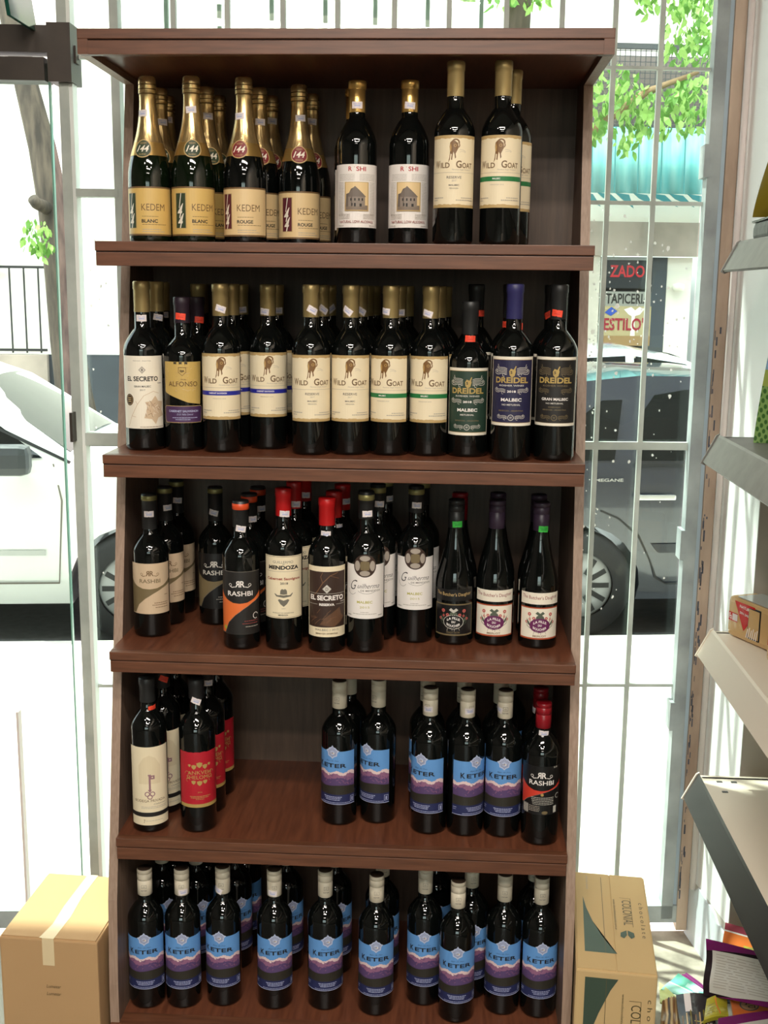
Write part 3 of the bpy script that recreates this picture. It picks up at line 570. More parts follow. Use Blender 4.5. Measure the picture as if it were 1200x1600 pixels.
DARKM = mat('bronze_metal', (62, 52, 44), .45, metal=.3, noise=.25, nscale=20)
OX, OY, SL = 1.245, .602, .092                       # window plane : y = OY + SL*(x-OX)
def wy(x): return OY+SL*(x-OX)
WA = math.atan(SL); WR_ = lambda x, z=0, off=0: (x-off*sin(WA), wy(x)+off*cos(WA), z)
X0, X1, YB, ZC = -1.7, 1.95, -6.2, 3.0
def wallbox(name, pts, z0, z1, m):
    b = MB(); b.prism(pts, 'z', z0, z1, m); return struct(b.build(name))
wallbox('floor', [(X0, YB), (X1, YB), (X1, .60), (1.30, .62), (1.30, wy(1.30)), (X0, wy(X0))], -.12, 0, TILE)
b = MB(); b.prism([(1.06, -.3), (1.30, -.3), (1.30, wy(1.3)), (1.0, wy(1.0))], 'z', 0, .004, FLOORM); t_ = struct(b.build('floor_concrete_threshold'))
t_.name = 'floor_threshold'
wallbox('ceiling', [(X0, YB), (X1, YB), (X1, .7), (X0, .7)], ZC, ZC+.1, CEILM)
STOCK = mat('wall_stocked_dark', (92, 84, 76), .7, noise=.5, nscale=4)
wallbox('wall_left', [(X0-.1, YB), (X0, YB), (X0, wy(X0)+.1), (X0-.1, wy(X0)+.1)], -.1, ZC, STOCK)
wallbox('wall_right', [(X1, YB), (X1+.1, YB), (X1+.1, .8), (X1, .8)], -.1, ZC, WALLG)
b = MB()                                              # back wall with the opening of a second shop window
for r in ((X0, X1, -.1, .9), (X0, X1, 2.5, ZC), (X0, -.7, .9, 2.5), (1.5, X1, .9, 2.5)): b.box(r[0], r[1], YB-.1, YB, r[2], r[3], STOCK)
struct(b.build('wall_back'))
b = MB(); b.box(-.7, 1.5, YB-.06, YB-.05, .9, 2.5, pane_mat('rear_pane')); w2 = struct(b.build('window_2'))
b = MB(); [b.box(x-.02, x+.02, YB-.09, YB-.03, .9, 2.5, STEELW) for x in (-.68, .4, 1.48)]; b.box(-.7, 1.5, YB-.085, YB-.035, 1.68, 1.72, STEELW); b.build('window_frame', w2)
# right-hand reveal, its plinth, and the wall that turns the corner
rv = [(1.277, .594), (1.3167, .364), (X1, .42), (X1, .86), (1.29, .86)]
wallbox('wall_front', rv, 0, ZC, WALLG)
b = MB(); b.prism([(1.2755, .597), (1.3155, .363), (1.3172, .3632), (1.279, .598)], 'z', .16, ZC, mat('reveal_white_paint', (250, 249, 247), .6)); struct(b.build('wall_reveal'))
rr = random.Random(2); b = MB()
top = [(k/14, .155+rr.uniform(-.012, .012)-.05*max(0, k/14-.6)) for k in range(15)]
pl = [(0, 0)]+[(t, z) for t, z in top]+[(1, 0)]
P1, P2 = Vector((1.2715, .5965)), Vector((1.3115, .3605)); nn = Vector((-(P2-P1).y, (P2-P1).x)).normalized()*-1
i_ = b.mi(mat('plinth_blue_white', (214, 220, 226), .7, bump=.4, nscale=12)); 
va = [b.bm.verts.new((*(P1.lerp(P2, t)), z)) for t, z in pl]; vb = [b.bm.verts.new((P1.lerp(P2, t).x+.005, P1.lerp(P2, t).y+.001, z)) for t, z in pl]
b.bm.faces.new(va); b.bm.faces.new(vb[::-1])
for k in range(len(pl)): b.bm.faces.new((va[k], va[(k+1) % len(pl)], vb[(k+1) % len(pl)], vb[k]))
struct(b.build('baseboard_right'))
b = MB(); b.tube([(1.2715, .540, .155), (1.2715, .540, ZC-.001)], .0072, PIPEM, 12); struct(b.build('trim_pipe'))

# ---- window wall : frame, grille, glass
win = empty('window_1', (0, 0, 0)); win['kind'] = 'structure'
def bar(b, x0, x1, z0, z1, t, m, off=0):
    """upright or level bar lying in the window plane"""
    o = off; b.prism([(x0+o*-sin(WA), wy(x0)+o*cos(WA)-t/2), (x1+o*-sin(WA), wy(x1)+o*cos(WA)-t/2), (x1+o*-sin(WA), wy(x1)+o*cos(WA)+t/2), (x0+o*-sin(WA), wy(x0)+o*cos(WA)+t/2)], 'z', z0, z1, m)
b = MB(); bar(b, 1.208, 1.236, .05, 2.9, .045, ALU); bar(b, 1.236, 1.2465, .05, 2.9, .03, mat('frame_edge_blue', (178, 196, 208), .3)); bar(b, .93, 1.2465, .04, .085, .045, ALU)
bar(b, -1.6, .93, .04, .085, .045, ALU); bar(b, -1.6, 1.2465, 2.86, 2.92, .05, ALU)
for z in (.58, 1.0, 1.86): bar(b, 1.199, 1.212, z-.035, z+.035, .05, ALU)
b.build('window_frame', win)
b = MB(); bar(b, 1.2465, 1.2725, 0.02, 2.92, .05, PEEL)
rr = random.Random(7)
for k in range(90):
    z = rr.uniform(.1, 1.55); h_ = rr.uniform(.004, .028); x = 1.2468+abs(rr.gauss(0, .004)); w_ = rr.uniform(.001, .004)
    bar(b, x, x+w_, z, z+h_, .0512, PEELB)
b.build('jamb_strip', win)
b = MB()
for x in (.052, .166, .284, .40, .521, .638, .761, .881, .9965, 1.0985): bar(b, x-.0055, x+.0055, .08, 2.88, .012, STEELW, .012)
bar(b, -.187, -.167, .04, 2.9, .035, STEELW); bar(b, -.167, -.159, .04, 2.9, .03, mat('frame_white', (238, 240, 236), .5)); bar(b, -.078, -.060, .04, 2.9, .03, STEELW)
for z, h_ in ((2.055, .006), (1.771, .0085), (1.228, .018), (.648, .0075)): bar(b, -.16, 1.212, z-h_/2, z+h_/2, .013, STEELW, .012)
for z, h_ in ((1.774, .017), (1.238, .028)): bar(b, -.16, -.07, z-h_/2, z+h_/2, .034, STEELW)
b.build('window_bars', win)
b = MB()
for x in (.02, .137, .253, .372, .483, .60, .72): bar(b, x-.0045, x+.0045, .1, 2.88, .012, STEELW, .13)
b.build('outer_bars', win)
b = MB(); bar(b, -.165, 1.21, .08, 2.88, .004, pane_mat('window_pane'), .03); b.build('glass_pane', win)
b = MB(); rr = random.Random(21)
for k in range(240):
    x = (rr.uniform(.93, 1.2) if k % 2 else .95+abs(rr.gauss(0, .05))) if k < 220 else rr.uniform(-.15, -.1); z = min(2.1, max(.7, rr.gauss(1.55, .10) if k % 3 else rr.uniform(.8, 1.5))); s = rr.uniform(.0008, .0032)*(1.7 if rr.random() < .08 else 1)
    c = Vector(WR_(x, z, .026)); b.quad([c+Vector((s*cos(a)*rr.uniform(.6, 1.2), s*cos(a)*SL, s*sin(a)*rr.uniform(.7, 1.6))) for a in (0, .9, 1.8, 2.7, 3.6, 4.5, 5.4)], mat('paint_splash', (240, 240, 236), .6))
o_ = b.build('paint_splashes', win); o_['kind'] = 'stuff'
# ---- glass door at the left with its patch fittings
door = empty('door_1', (0, 0, 0)); door['kind'] = 'structure'
b = MB(); bar(b, -1.15, -.212, .02, 2.035, .010, pane_mat('door_pane')); b.build('door_glass', door)
b = MB(); bar(b, -.2125, -.2095, .02, 2.04, .011, mat('glass_edge_green', (120, 168, 150), .2)); b.build('glass_edge', door)
b = MB(); bar(b, -1.3, -.245, 2.09, 2.9, .010, pane_mat('door_pane')); b.build('transom_glass', door)
b = MB(); c0 = WR_(-.262, 2.30, -.09); c1 = WR_(-.235, 2.105, .0)
b.prism([(WR_(-.262, 0, 0)[0], 2.30), (-.256, 2.30), (-.228, 2.10), (-.236, 2.10)], 'y', wy(-.25)-.16, wy(-.25)-.012, mat('glass_fin_green', (26, 74, 62), .15)); b.build('glass_fin', door)
b = MB(); bar(b, -.36, -.205, 2.058, 2.112, .05, DARKM, -.0); b.build('transom_patch', door)
b = MB(); bar(b, -.36, -.213, 2.001, 2.048, .055, DARKM, -.0); b.build('door_patch', door)
b = MB(); bar(b, -.203, -.154, 1.998, 2.116, .07, DARKM, -.0); b.box(-.156, -.150, wy(-.15)-.012, wy(-.15)+.012, 2.04, 2.075, DARKM); b.build('pivot_block', door)
b = MB(); bar(b, -.339, -.334, .02, .60, .02, PIPEM, -.03); b.build('door_stile', door)
b = MB(); bar(b, -.186, -.18, 1.235, 1.30, .05, DARKM, -.02); b.build('lock_plate', door)
b = MB(); b.box(-.2, .2, -.07, .07, 0, .095, mat('rubber_black', (30, 30, 30), .7), .01); o_ = b.build('door_closer_box', loc=(-.235, wy(-.235)+.20, -.12+.02), rz=WA)
# (stands on the sidewalk just outside the sill)
o_.location = (-.14, wy(-.14)+.17, -.2); tag(o_, 'small black block on the ground just outside the glass door', 'block')

# ------------------------------------------------------------------ wine display unit
W_, T_ = .92, .018
SH = [2.010, 1.654, 1.270, .891, .508, .117]; SB = [1.968, 1.611, 1.228, .8505, .4635, .03]; DEP = .411
unit = empty('wine_shelf_unit', (0, 0, 0), 0, 'tall dark wooden display shelf full of wine bottles in front of the window grille', 'shelf')
def pf(z): return max(-.018, .293-.342*(1.968-z)/1.8265)
for s, x in (('l', 0), ('r', W_-T_)):
    b = MB(); zs = [0, .1, .2]+[.2+k*.1768 for k in range(1, 11)]
    pts = [(DEP, 0)]+[(pf(z), z) for z in zs]+[(pf(1.968), 1.968), (.0, 1.968), (.0, 2.010), (DEP, 2.010)]
    b.prism(pts, 'x', x, x+T_, WOODP)
    for f in b.bm.faces:                              # front edges carry the lighter edge band
        f.normal_update()
    o_ = b.build('side_panel', unit); me = o_.data; me.materials.append(WOODT); me.materials.append(WOODF)
    for p in me.polygons:
        c = p.center
        if abs(p.normal.x) < .1 and c.z < 1.967 and c.z > .01 and c.y < .4: p.material_index = 1
        if c.z > 1.97 and c.y < .2: p.material_index = 2
        if abs(c.z-1.968) < .001 and c.y < .28: p.material_index = 1
for k in range(6):
    zt, zb = SH[k], SB[k]; x0, x1 = (T_, W_-T_) if 0 < k < 5 else (0.0005, W_-.0005)
    yb = 0 if k < 5 else -.022
    b = MB(); b.box(T_, W_-T_, .017, DEP-.006, zt-(.018 if k else .03), zt, WOODS, 0); b.build('shelf_board', unit)
    b = MB(); h1 = (zt-zb)*.40
    b.box(x0, x1, yb-(.0 if k else .001), .0175, zt-h1, zt, WOODF, .0012); b.box(x0+.001, x1-.001, yb+.0035, .0175, zt-h1-.003, zt-h1+.001, GROOVE)
    b.box(x0+.0012, x1-.0012, yb+.0012, .0175, zb, zt-h1-.002, WOODF, .0012); b.build('fascia', unit)
b = MB(); b.box(T_, W_-T_, DEP-.006, DEP, .02, 2.0, WOODB); b.build('back_panel', unit)

# ------------------------------------------------------------------ bottles
Z1, Z2, Z3, Z4, Z5 = SH[1:]
g = ['bottles on the top shelf', 'bottles on the second shelf', 'bottles on the third shelf', 'bottles on the fourth shelf', 'bottles on the bottom shelf']
def B(k, x, y, row, phi, label, *st): bottle(k, x, y, SH[row]+.0004, phi, label, g[row-1], st)
GF = 'gold-foiled sparkling bottle, '
B('K', .086, .133, 1, -20, GF+'green medallion at the left end of the top shelf', (.234, -18, 2, 'w'))
B('K', .079, .250, 1, 5, GF+'green medallion right behind the leftmost one of the top shelf', (.235, 15, 0, 'w'))
B('K', .071, .342, 1, 5, 'gold-foiled sparkling wine bottle at the back left corner of the top shelf', (.252, 0, 3, 'w'))
B('K', .169, .129, 1, 0, GF+'green medallion, second in front line of top shelf', (.240, -5, 4, 'w'))
B('K', .173, .240, 1, 18, GF+'green medallion behind the second one of the top shelf', (.245, -5, 0, 'w'))
B('K', .177, .335, 1, 8, 'gold-foiled sparkling bottle farthest back behind the second front one, top shelf')
B('KR', .265, .137, 1, -18, GF+'red medallion and cream label, third in the front line', (.230, -15, 2, 'w'))
B('KR', .275, .245, 1, 8, GF+'red medallion just behind the third front one', (.235, 0, -2, 'w'))
B('KR', .284, .338, 1, 10, 'gold-foiled sparkling bottle, red medallion, at the back behind the third front one', (.250, 0, -3, 'w'))
B('KR', .357, .215, 1, 0, GF+'red medallion set back, nearest the low-alcohol bottles', (.238, 10, 2, 'w'))
B('KR', .368, .315, 1, 14, GF+'red medallion half hidden behind the set-back fourth one', (.246, -8, -5, 'w'))
B('RA', .476, .117, 1, 0, 'gold-capped red wine bottle with a house picture label, left one of the two', (.247, 0, 0, 'w'))
B('RA', .463, .200, 1, 20, 'gold-capped red wine bottle hidden behind the left house-picture bottle')
B('RA', .572, .113, 1, 0, 'gold-capped red wine bottle with a house picture label, right one of the two', (.246, 0, -5, 'w'))
B('WR', .654, .055, 1, -1, 'tall goat-label red wine bottle without stripe on the top shelf')
B('WG', .737, .050, 1, -6, 'tall goat-label red wine bottle with green stripe at the front right of the top shelf')
B('WG', .759, .135, 1, 10, 'goat-label bottle with green stripe peeping out behind the rightmost of the top shelf')
GT = 'gold-capped goat-label wine bottle '
B('ES', .075, .094, 2, -5, 'white-label red wine bottle with vine leaf drawing, left end of the second shelf', (.247, -2, 0, 'w'))
B('ES', .082, .172, 2, 6, 'gold-capped red wine bottle just behind the vine-leaf label bottle, second shelf', (.247, 10, -10, 'w'))
B('ES', .072, .262, 2, 12, 'gold-capped red wine bottle at the back left of the second shelf', (.250, 0, 0, 'w'))
B('AL', .150, .097, 2, 0, 'short red wine bottle with torn-edge gold label over a purple label', (.251, -12, -6, 'r'))
B('AL', .160, .178, 2, 0, 'short dark-capped red wine bottle right behind the gold and purple label one', (.243, 22, -5, 'r'))
B('WB', .146, .260, 2, 0, GT+'in third line, behind the gold and purple label bottle')
B('WB', .134, .345, 2, 0, GT+'at the back, behind the gold and purple label bottle')
B('WB', .226, .083, 2, -3, GT+'with blue stripe, left one of the two', (.266, 5, -18, 'w'))
B('WB', .232, .160, 2, 12, GT+'directly behind the left blue-striped one')
B('WB', .236, .238, 2, 0, GT+'third in line behind the left blue-striped one', (.262, 10, 5, 'w'))
B('WB', .216, .325, 2, 0, GT+'at the back behind the left blue-striped one')
B('WB', .306, .141, 2, -1, GT+'with blue stripe set back, right one of the two', (.261, -30, -8, 'w'))
B('WB', .310, .219, 2, 15, GT+'directly behind the right blue-striped one', (.262, 0, 0, 'w'))
B('WB', .297, .298, 2, 0, GT+'at the back behind the right blue-striped one', (.262, 10, 20, 'w'))
B('WB', .372, .310, 2, 0, GT+'at the back left of the left stripeless goat bottle', (.262, 10, 5, 'w'))
B('WR', .3965, .074, 2, 2, GT+'without stripe, left one of the pair on the second shelf', (.266, 8, -28, 'w'))
B('WR', .407, .152, 2, 5, GT+'directly behind the left stripeless one, second shelf', (.266, 10, -35, 'w'))
B('WR', .413, .230, 2, 5, GT+'third in line behind the left stripeless one', (.266, 15, 35, 'w'))
B('WR', .4695, .085, 2, -3, GT+'without stripe, right one of the pair on the second shelf', (.265, -22, -35, 'w'))
B('WR', .480, .163, 2, 5, GT+'directly behind the right stripeless one, second shelf', (.264, 5, -30, 'w'))
B('WR', .487, .240, 2, 5, GT+'third in line behind the right stripeless one, second shelf')
B('WR', .496, .325, 2, 5, GT+'at the back behind the right stripeless one, second shelf')
B('WG', .5435, .088, 2, -17, GT+'with green stripe turned left, second shelf', (.265, -28, -8, 'w'))
B('WG', .554, .168, 2, 12, GT+'right behind the left green-striped one, second shelf', (.262, 0, 0, 'w'))
B('WG', .566, .250, 2, 5, GT+'third in line behind left green-striped one')
B('WG', .617, .090, 2, -8, GT+'with green stripe beside the green-label bottle', (.262, -15, -18, 'w'))
B('WG', .630, .170, 2, 12, GT+'right behind the right green-striped one')
B('WG', .641, .252, 2, 5, GT+'third in line behind right green-striped one')
B('DG', .6905, .090, 2, -3, 'short black-capped red wine bottle with dark green framed label', (.217, 6, -3, 'r'))
B('DK', .703, .190, 2, 10, 'tall black-capped bottle hidden behind the dark green label bottle', (.262, 45, 0, 'r'))
B('DB', .769, .047, 2, -2, 'navy-capped red wine bottle with navy framed label', (.242, 85, 0, 'r', 12, 12))
B('DK', .767, .135, 2, 5, 'dark bottle hidden right behind the navy label bottle', (.243, -50, 0, 'r'), (.243, 50, 0, 'r'))
B('DK', .849, .057, 2, -2, 'black-capped red wine bottle with black framed label, right end of second shelf', (.266, -10, -8, 'r'))
B('DK', .845, .142, 2, 5, 'dark bottle hidden behind the black-framed label bottle', (.262, -32, 25, 'r'))
RB = 'swoosh-label wine bottle, '
B('RC', .069, .129, 3, -5, RB+'cream and khaki, front left of the third shelf', (.246, 0, 0, 'w'))
B('RC', .079, .214, 3, 6, RB+'cream and khaki, second in line at the left of the third shelf', (.243, 18, 3, 'w'))
B('RC', .083, .298, 3, 8, RB+'cream and khaki, hindmost at the left of the third shelf', (.243, 0, -5, 'w'))
B('RK', .181, .224, 3, -8, RB+'black and khaki, standing back on the third shelf', (.233, -8, -14, 'w'))
B('RO', .262, .067, 3, -5, RB+'black with orange band and orange-ringed cap, in front', (.234, 5, -10, 'w'))
B('RO', .265, .145, 3, 5, 'orange-ringed cap bottle second in line behind the orange swoosh label', (.237, 22, 0, 'w'))
B('RO', .269, .225, 3, 5, 'orange-ringed cap bottle third in line behind the orange swoosh label', (.243, 25, 0, 'w'))
B('GM', .344, .070, 3, -1, 'red-capped wine bottle with cream label showing a hat and bandana', (.264, 10, -4, 'w'))
B('GM', .354, .150, 3, 8, 'red-capped wine bottle just behind the hat-label bottle', (.268, 5, -3, 'w'))
B('GM', .363, .232, 3, 8, 'red-capped wine bottle third in line behind the hat-label bottle', (.272, 5, -3, 'w'))
B('ER', .428, .064, 3, 0, 'bright red-capped wine bottle with dark brown vine picture label', (.228, -10, -3, 'w'))
B('ER', .434, .143, 3, 5, 'red-capped wine bottle just behind the brown vine label bottle', (.225, 45, -3, 'w'))
B('ER', .443, .224, 3, 5, 'red-capped wine bottle third in line behind the brown vine label bottle', (.262, 30, 0, 'w'))
B('GW', .5025, .068, 3, -3, 'wine bottle with white script label and round ornament, foremost on third shelf', (.268, 12, 2, 'w'))
B('GW', .5195, .150, 3, 8, 'wine bottle with white script label half hidden behind the foremost of its kind', (.272, 5, -3, 'w'))
B('GW', .530, .232, 3, 8, 'wine bottle with white script label third in line, hardly visible', (.268, 35, 0, 'w'))
B('GW', .595, .140, 3, 0, 'wine bottle with white script label and round ornament, standing alone farther back', (.273, 5, -2, 'w'))
B('GW', .605, .222, 3, 8, 'dark wine bottle right behind the lone white script label bottle')
B('BK', .674, .137, 3, -2, 'slope-shouldered wine bottle with black flower label and green price sticker', (.238, 10, 2, 'g'))
B('BR', .681, .214, 3, -5, 'red-capped slope-shouldered bottle hidden behind the black flower label bottle', (.243, -60, 0, 'g'))
B('BM', .753, .140, 3, 0, 'slope-shouldered wine bottle with white flower label and no green sticker')
B('BM', .758, .224, 3, 0, 'slope-shouldered bottle hidden behind the white flower label bottle without sticker')
B('BM', .838, .128, 3, 7, 'slope-shouldered wine bottle with white flower label and green sticker, right end', (.234, 12, -3, 'g'))
B('BM', .839, .212, 3, 0, 'slope-shouldered bottle hidden behind the rightmost white flower label bottle')
B('BP', .073, .061, 4, -1, 'tall wine bottle with cream key label in the front left of the fourth shelf', (.252, 42, 4, 'r'))
B('BP', .081, .145, 4, 10, 'tall wine bottle with cream key label, second in line on the fourth shelf', (.285, 5, -25, 'r'))
B('BP', .085, .235, 4, 10, 'dark wine bottle at the back of the key-label line, fourth shelf')
B('AS', .169, .068, 4, 5, 'wine bottle with red label and gold grapes, foremost of its line', (.269, -8, -22, 'w'))
B('AS', .171, .153, 4, 10, 'wine bottle with red label and gold grapes, second of its line', (.276, 5, -3, 'w'))
B('AS', .174, .235, 4, 8, 'wine bottle with red label, hindmost of its line')
KB = 'cream-capped bottle with blue mountain label, '
B('KT', .448, .122, 4, -22, KB+'turned left, leftmost on the fourth shelf')
B('KT', .461, .205, 4, -60, 'cream-capped wine bottle right behind the leftmost mountain label of the fourth shelf')
B('KT', .526, .136, 4, -38, KB+'turned far left, second on the fourth shelf')
B('KT', .631, .097, 4, -26, KB+'turned left, third on the fourth shelf', (.256, 8, 2, 'w'))
B('KT', .624, .177, 4, -40, 'cream-capped bottle behind the third front mountain label of the fourth shelf')
B('KT', .7045, .094, 4, 33, KB+'turned right, fourth on the fourth shelf', (.256, -15, 2, 'w'))
B('KT', .699, .175, 4, -40, 'cream-capped bottle behind the fourth front mountain label of the fourth shelf')
B('KT', .7785, .095, 4, 3, KB+'facing front, beside the red-capped bottle on the fourth shelf', (.260, -60, -15, 'w'))
B('KT', .7735, .177, 4, 0, 'cream-capped bottle behind the mountain label beside the red cap, fourth shelf')
B('KT', .795, .255, 4, 0, 'cream-capped bottle farthest back near the right end of the fourth shelf')
B('RR', .8515, .067, 4, 2, 'red-screw-capped bottle with black and red swoosh label, right end of fourth shelf', (.225, 5, -5, 'w'))
B('RR', .852, .150, 4, 0, 'red-screw-capped bottle hidden behind the one at the right end, fourth shelf', (.24, -75, -10, 'w'))
B('KT', .056, .062, 5, -8, KB+'leftmost of the bottom shelf front line')
B('KT', .058, .195, 5, 20, 'cream-capped bottle behind the leftmost one of the bottom shelf')
B('KT', .062, .275, 5, 0, 'cream-capped bottle farthest back at the left of the bottom shelf')
B('KT', .131, .068, 5, -4, KB+'second in the bottom shelf front line', (.250, 12, 2, 'w'))
B('KT', .132, .195, 5, 20, 'cream-capped bottle behind the second one of the bottom shelf', (.250, 40, 2, 'w'))
B('KT', .138, .275, 5, 0, 'cream-capped bottle farthest back behind the second of the bottom shelf')
B('KT', .213, .081, 5, -15, KB+'third in the bottom shelf front line', (.250, -28, -22, 'w'))
B('KT', .213, .212, 5, 20, 'cream-capped bottle behind the third one of the bottom shelf')
B('KT', .221, .292, 5, 0, 'cream-capped bottle farthest back behind the third of the bottom shelf')
B('KT', .320, .078, 5, 0, KB+'fourth in the bottom shelf front line', (.250, -18, -6, 'w'))
B('KT', .326, .208, 5, 20, 'cream-capped bottle behind the fourth one of the bottom shelf')
B('KT', .424, .083, 5, 8, KB+'fifth in the bottom shelf front line')
B('KT', .432, .208, 5, 20, 'cream-capped bottle behind the fifth one of the bottom shelf')
B('KT', .530, .072, 5, 0, KB+'sixth in the bottom shelf front line')
B('KT', .536, .175, 5, 20, 'cream-capped bottle behind the sixth one of the bottom shelf')
B('KT', .628, .113, 5, 0, KB+'set back left of the foremost bottom-shelf bottle')
B('KT', .650, .228, 5, 0, 'cream-capped bottle far back, just left of the foremost bottom-shelf bottle')
B('KT', .695, .061, 5, 3, KB+'foremost and lowest in the picture')
B('KT', .724, .144, 5, 16, KB+'just behind and right of the foremost bottom-shelf bottle')
B('KT', .7900, .094, 5, 0, KB+'second from the right on the bottom shelf')
B('KT', .8640, .089, 5, 10, KB+'rightmost of the bottom shelf')
B('KT', .858, .180, 5, 0, 'cream-capped bottle right behind the rightmost one of the bottom shelf')
# ------------------------------------------------------------------ ceiling lamps (behind and above the shopper)
LAMPG = mat('lamp_diffuser', (250, 246, 236), .5, emis=(255, 240, 220), es=6); HOUS = mat('lamp_housing', (220, 220, 216), .4)
for i, (x, y, a, b_, e) in enumerate(LAMPS):
    r = empty('ceiling_lamp', (x, y, LAMPZ), 0, ['long ceiling strip lamp nearest the wine shelf', 'long ceiling strip lamp second from the wine shelf', 'small square ceiling spot left of the strip lamps', 'small square ceiling spot right of the strip lamps', 'small square ceiling spot farthest left', 'long ceiling strip lamp at the rear of the shop'][i], 'lamp')
    b = MB(); b.box(-a/2-.02, a/2+.02, -b_/2-.02, b_/2+.02, 0, ZC-LAMPZ-.001, HOUS, .004); b.build('housing', r)
    b = MB(); b.box(-a/2, a/2, -b_/2, b_/2, -.02, 0, LAMPG, .004); b.build('diffuser', r)

# ------------------------------------------------------------------ cartons
CARD = mat('cardboard', (186, 148, 104), .8, noise=.06, nscale=4); CARD2 = mat('cardboard_pale', (200, 168, 118), .8, noise=.05, nscale=4); TAPE = mat('packing_tape', (222, 200, 160), .25); CARDE = mat('cardboard_edge', (140, 104, 66), .9)
def carton(loc, rz, w_, d, h, m, label):
    r = empty('cardboard_box', loc, rz, label, 'box')
    b = MB(); b.box(-w_/2, w_/2, 0, d, 0, h, m, .004); b.build('carton_body', r)
    b = MB(); b.box(-w_/2+.004, -.0012, .003, d-.003, h-.0005, h+.0022, m); b.box(.0012, w_/2-.004, .003, d-.003, h-.0005, h+.0022, m); b.build('top_flap', r)
    return r
lb = carton((-.111, -.045, 0), radians(-2.5), .20, .25, .311, CARD, 'plain brown cardboard box taped shut beside the left foot of the shelf')
b = MB(); b.prism([(-.018, 0), (.012, 0), (.016, .08), (.011, .16), (.014, .25), (-.010, .25), (-.013, .12), (-.010, .05)], 'z', .3133, .3138, TAPE); b.box(-.012, .012, -.0008, .0, .255, .3139, TAPE); b.build('packing_tape', lb)
a = Art(1); TXI = paper('carton_ink', (96, 78, 52))
a.text('Lumesar', .008, .206, .030, .0072, TXI, 0, .25); a.text('Lumesar', .008, .190, .030, .0072, TXI, 0, .25); new_obj('printed_name', a.flat('print', .0001, .0006), lb)
rb = carton((.993, -.085, 0), radians(-5.3), .152, .372, .318, CARD2, 'tan cardboard box of chocolate with green curved print right of the shelf')
CG = paper('carton_green', (58, 74, 60)); CI = paper('carton_line', (88, 78, 50))
def colonial(a, H_, cut):
    """artwork lying on its side, reading downwards; x across the box, y along it"""
    a.poly([(-.058, H_*.72), (-.052, H_*.60), (-.040, H_*.46), (-.022, H_*.31), (-.004, H_*.20), (.004, H_*.16), (-.058, H_*.16)] if not cut else [(-.058, H_*.98), (.004, H_*.98), (-.010, H_*.90), (-.030, H_*.74), (-.044, H_*.60), (-.053, H_*.45), (-.058, H_*.30)], CG)
    a.stroke([(-.018, H_*.95), (-.018, H_*.16)] if not cut else [(-.018, H_*.98), (-.018, H_*.05)], .0011, CI)
a = Art(1); Ht = .372; colonial(a, Ht, False)
a.text('COLONIAL', .022, .215, .098, .019, CI, .0, ang=-90); a.text('c h o c o l a t e', .056, .19, .135, .009, CI, 0, ang=-90); a.text('www.chocolatecolonial.com.ar', .004, .205, .120, .005, CI, 0, ang=-90)
a.stroke([(.018, .272), (.040, .272), (.040, .16)], .0009, CI); a.poly([(.026, .146), (.014, .136), (.013, .122), (.020, .116), (.026, .128)], CG); a.poly([(.028, .146), (.040, .138), (.041, .124), (.034, .116), (.028, .128)], CG); a.dashes(-.056, -.05, .34, .001, CI)
a.text('chocolate colonial', -.050, .325, .055, .004, LGREY, 0, ang=-90)
new_obj('top_print', a.mesh('print', lambda x, y, l: (x, y, .3203+l*.00012)), rb)
a = Art(1); colonial(a, .31, True); a.text('COLONIAL', .030, .205, .098, .019, CI, .0, ang=-90); a.text('c h o c o l a t e', .060, .20, .135, .009, CI, 0, ang=-90); a.text('www.chocolatecolonial.com.ar', .012, .215, .120, .005, CI, 0, ang=-90)
a.stroke([(.026, .262), (.048, .262), (.048, .15)], .0009, CI)
new_obj('side_print', a.flat('print', .00012, .0004), rb)

# ------------------------------------------------------------------ gondola shelving at the right edge
GX = 1.62
gon = empty('shop_shelving', (0, 0, 0), 0, 'metal shop shelving unit with price rails along the right side', 'shelving')
GREYS = mat('shelf_grey', (128, 124, 118), .45, noise=.2, nscale=30); CREAMS = mat('shelf_cream', (222, 208, 190), .45); BLKS = mat('rail_black', (44, 42, 42), .35); CLR = mat('price_rail', (196, 188, 176), .25)
b = MB(); b.box(GX, GX+.03, -2.2, .32, 0, 2.3, CREAMS); b.build('back_panel', gon)
b = MB(); b.box(1.20, GX, -2.2, .0, 0, .09, mat('base_dark', (70, 64, 60), .6)); b.build('base_plinth', gon)
GS = [(1.672, GREYS, GREYS), (1.292, GREYS, GREYS), (.885, CREAMS, CREAMS), (.565, CREAMS, BLKS)]
EX = [1.215, 1.200, 1.214, 1.205]
for (z, m, mr), x in zip(GS, EX):
    b = MB(); b.box(x, GX, -2.2, .27, z-.025, z, m)
    for k in range(3):
        if m is CREAMS and mr is BLKS: b.box(x+.03+.03*(k % 2), x+.042+.03*(k % 2), .235-.05*(k//2), .243-.05*(k//2), z-.001, z+.0006, BLKS)
    b.build('shelf_board', gon)
    b = MB(); b.prism([(x, z+.004), (x-.004, z), (x-.030, z-.052), (x-.026, z-.056), (x-.018, z-.052), (x+.004, z-.004)], 'y', -2.2, .27, mr); b.build('price_rail', gon)
    b = MB(); b.prism([(x+.001, z+.006), (x-.006, z+.002), (x-.034, z-.055), (x-.026, z-.059), (x+.004, z-.045)], 'y', .27, .274, CREAMS if m is CREAMS else GREYS); b.prism([(x+.004, z), (GX, z), (GX, z-.07), (x+.15, z-.05), (x+.004, z-.03)], 'y', .255, .262, m); b.build('shelf_bracket', gon)
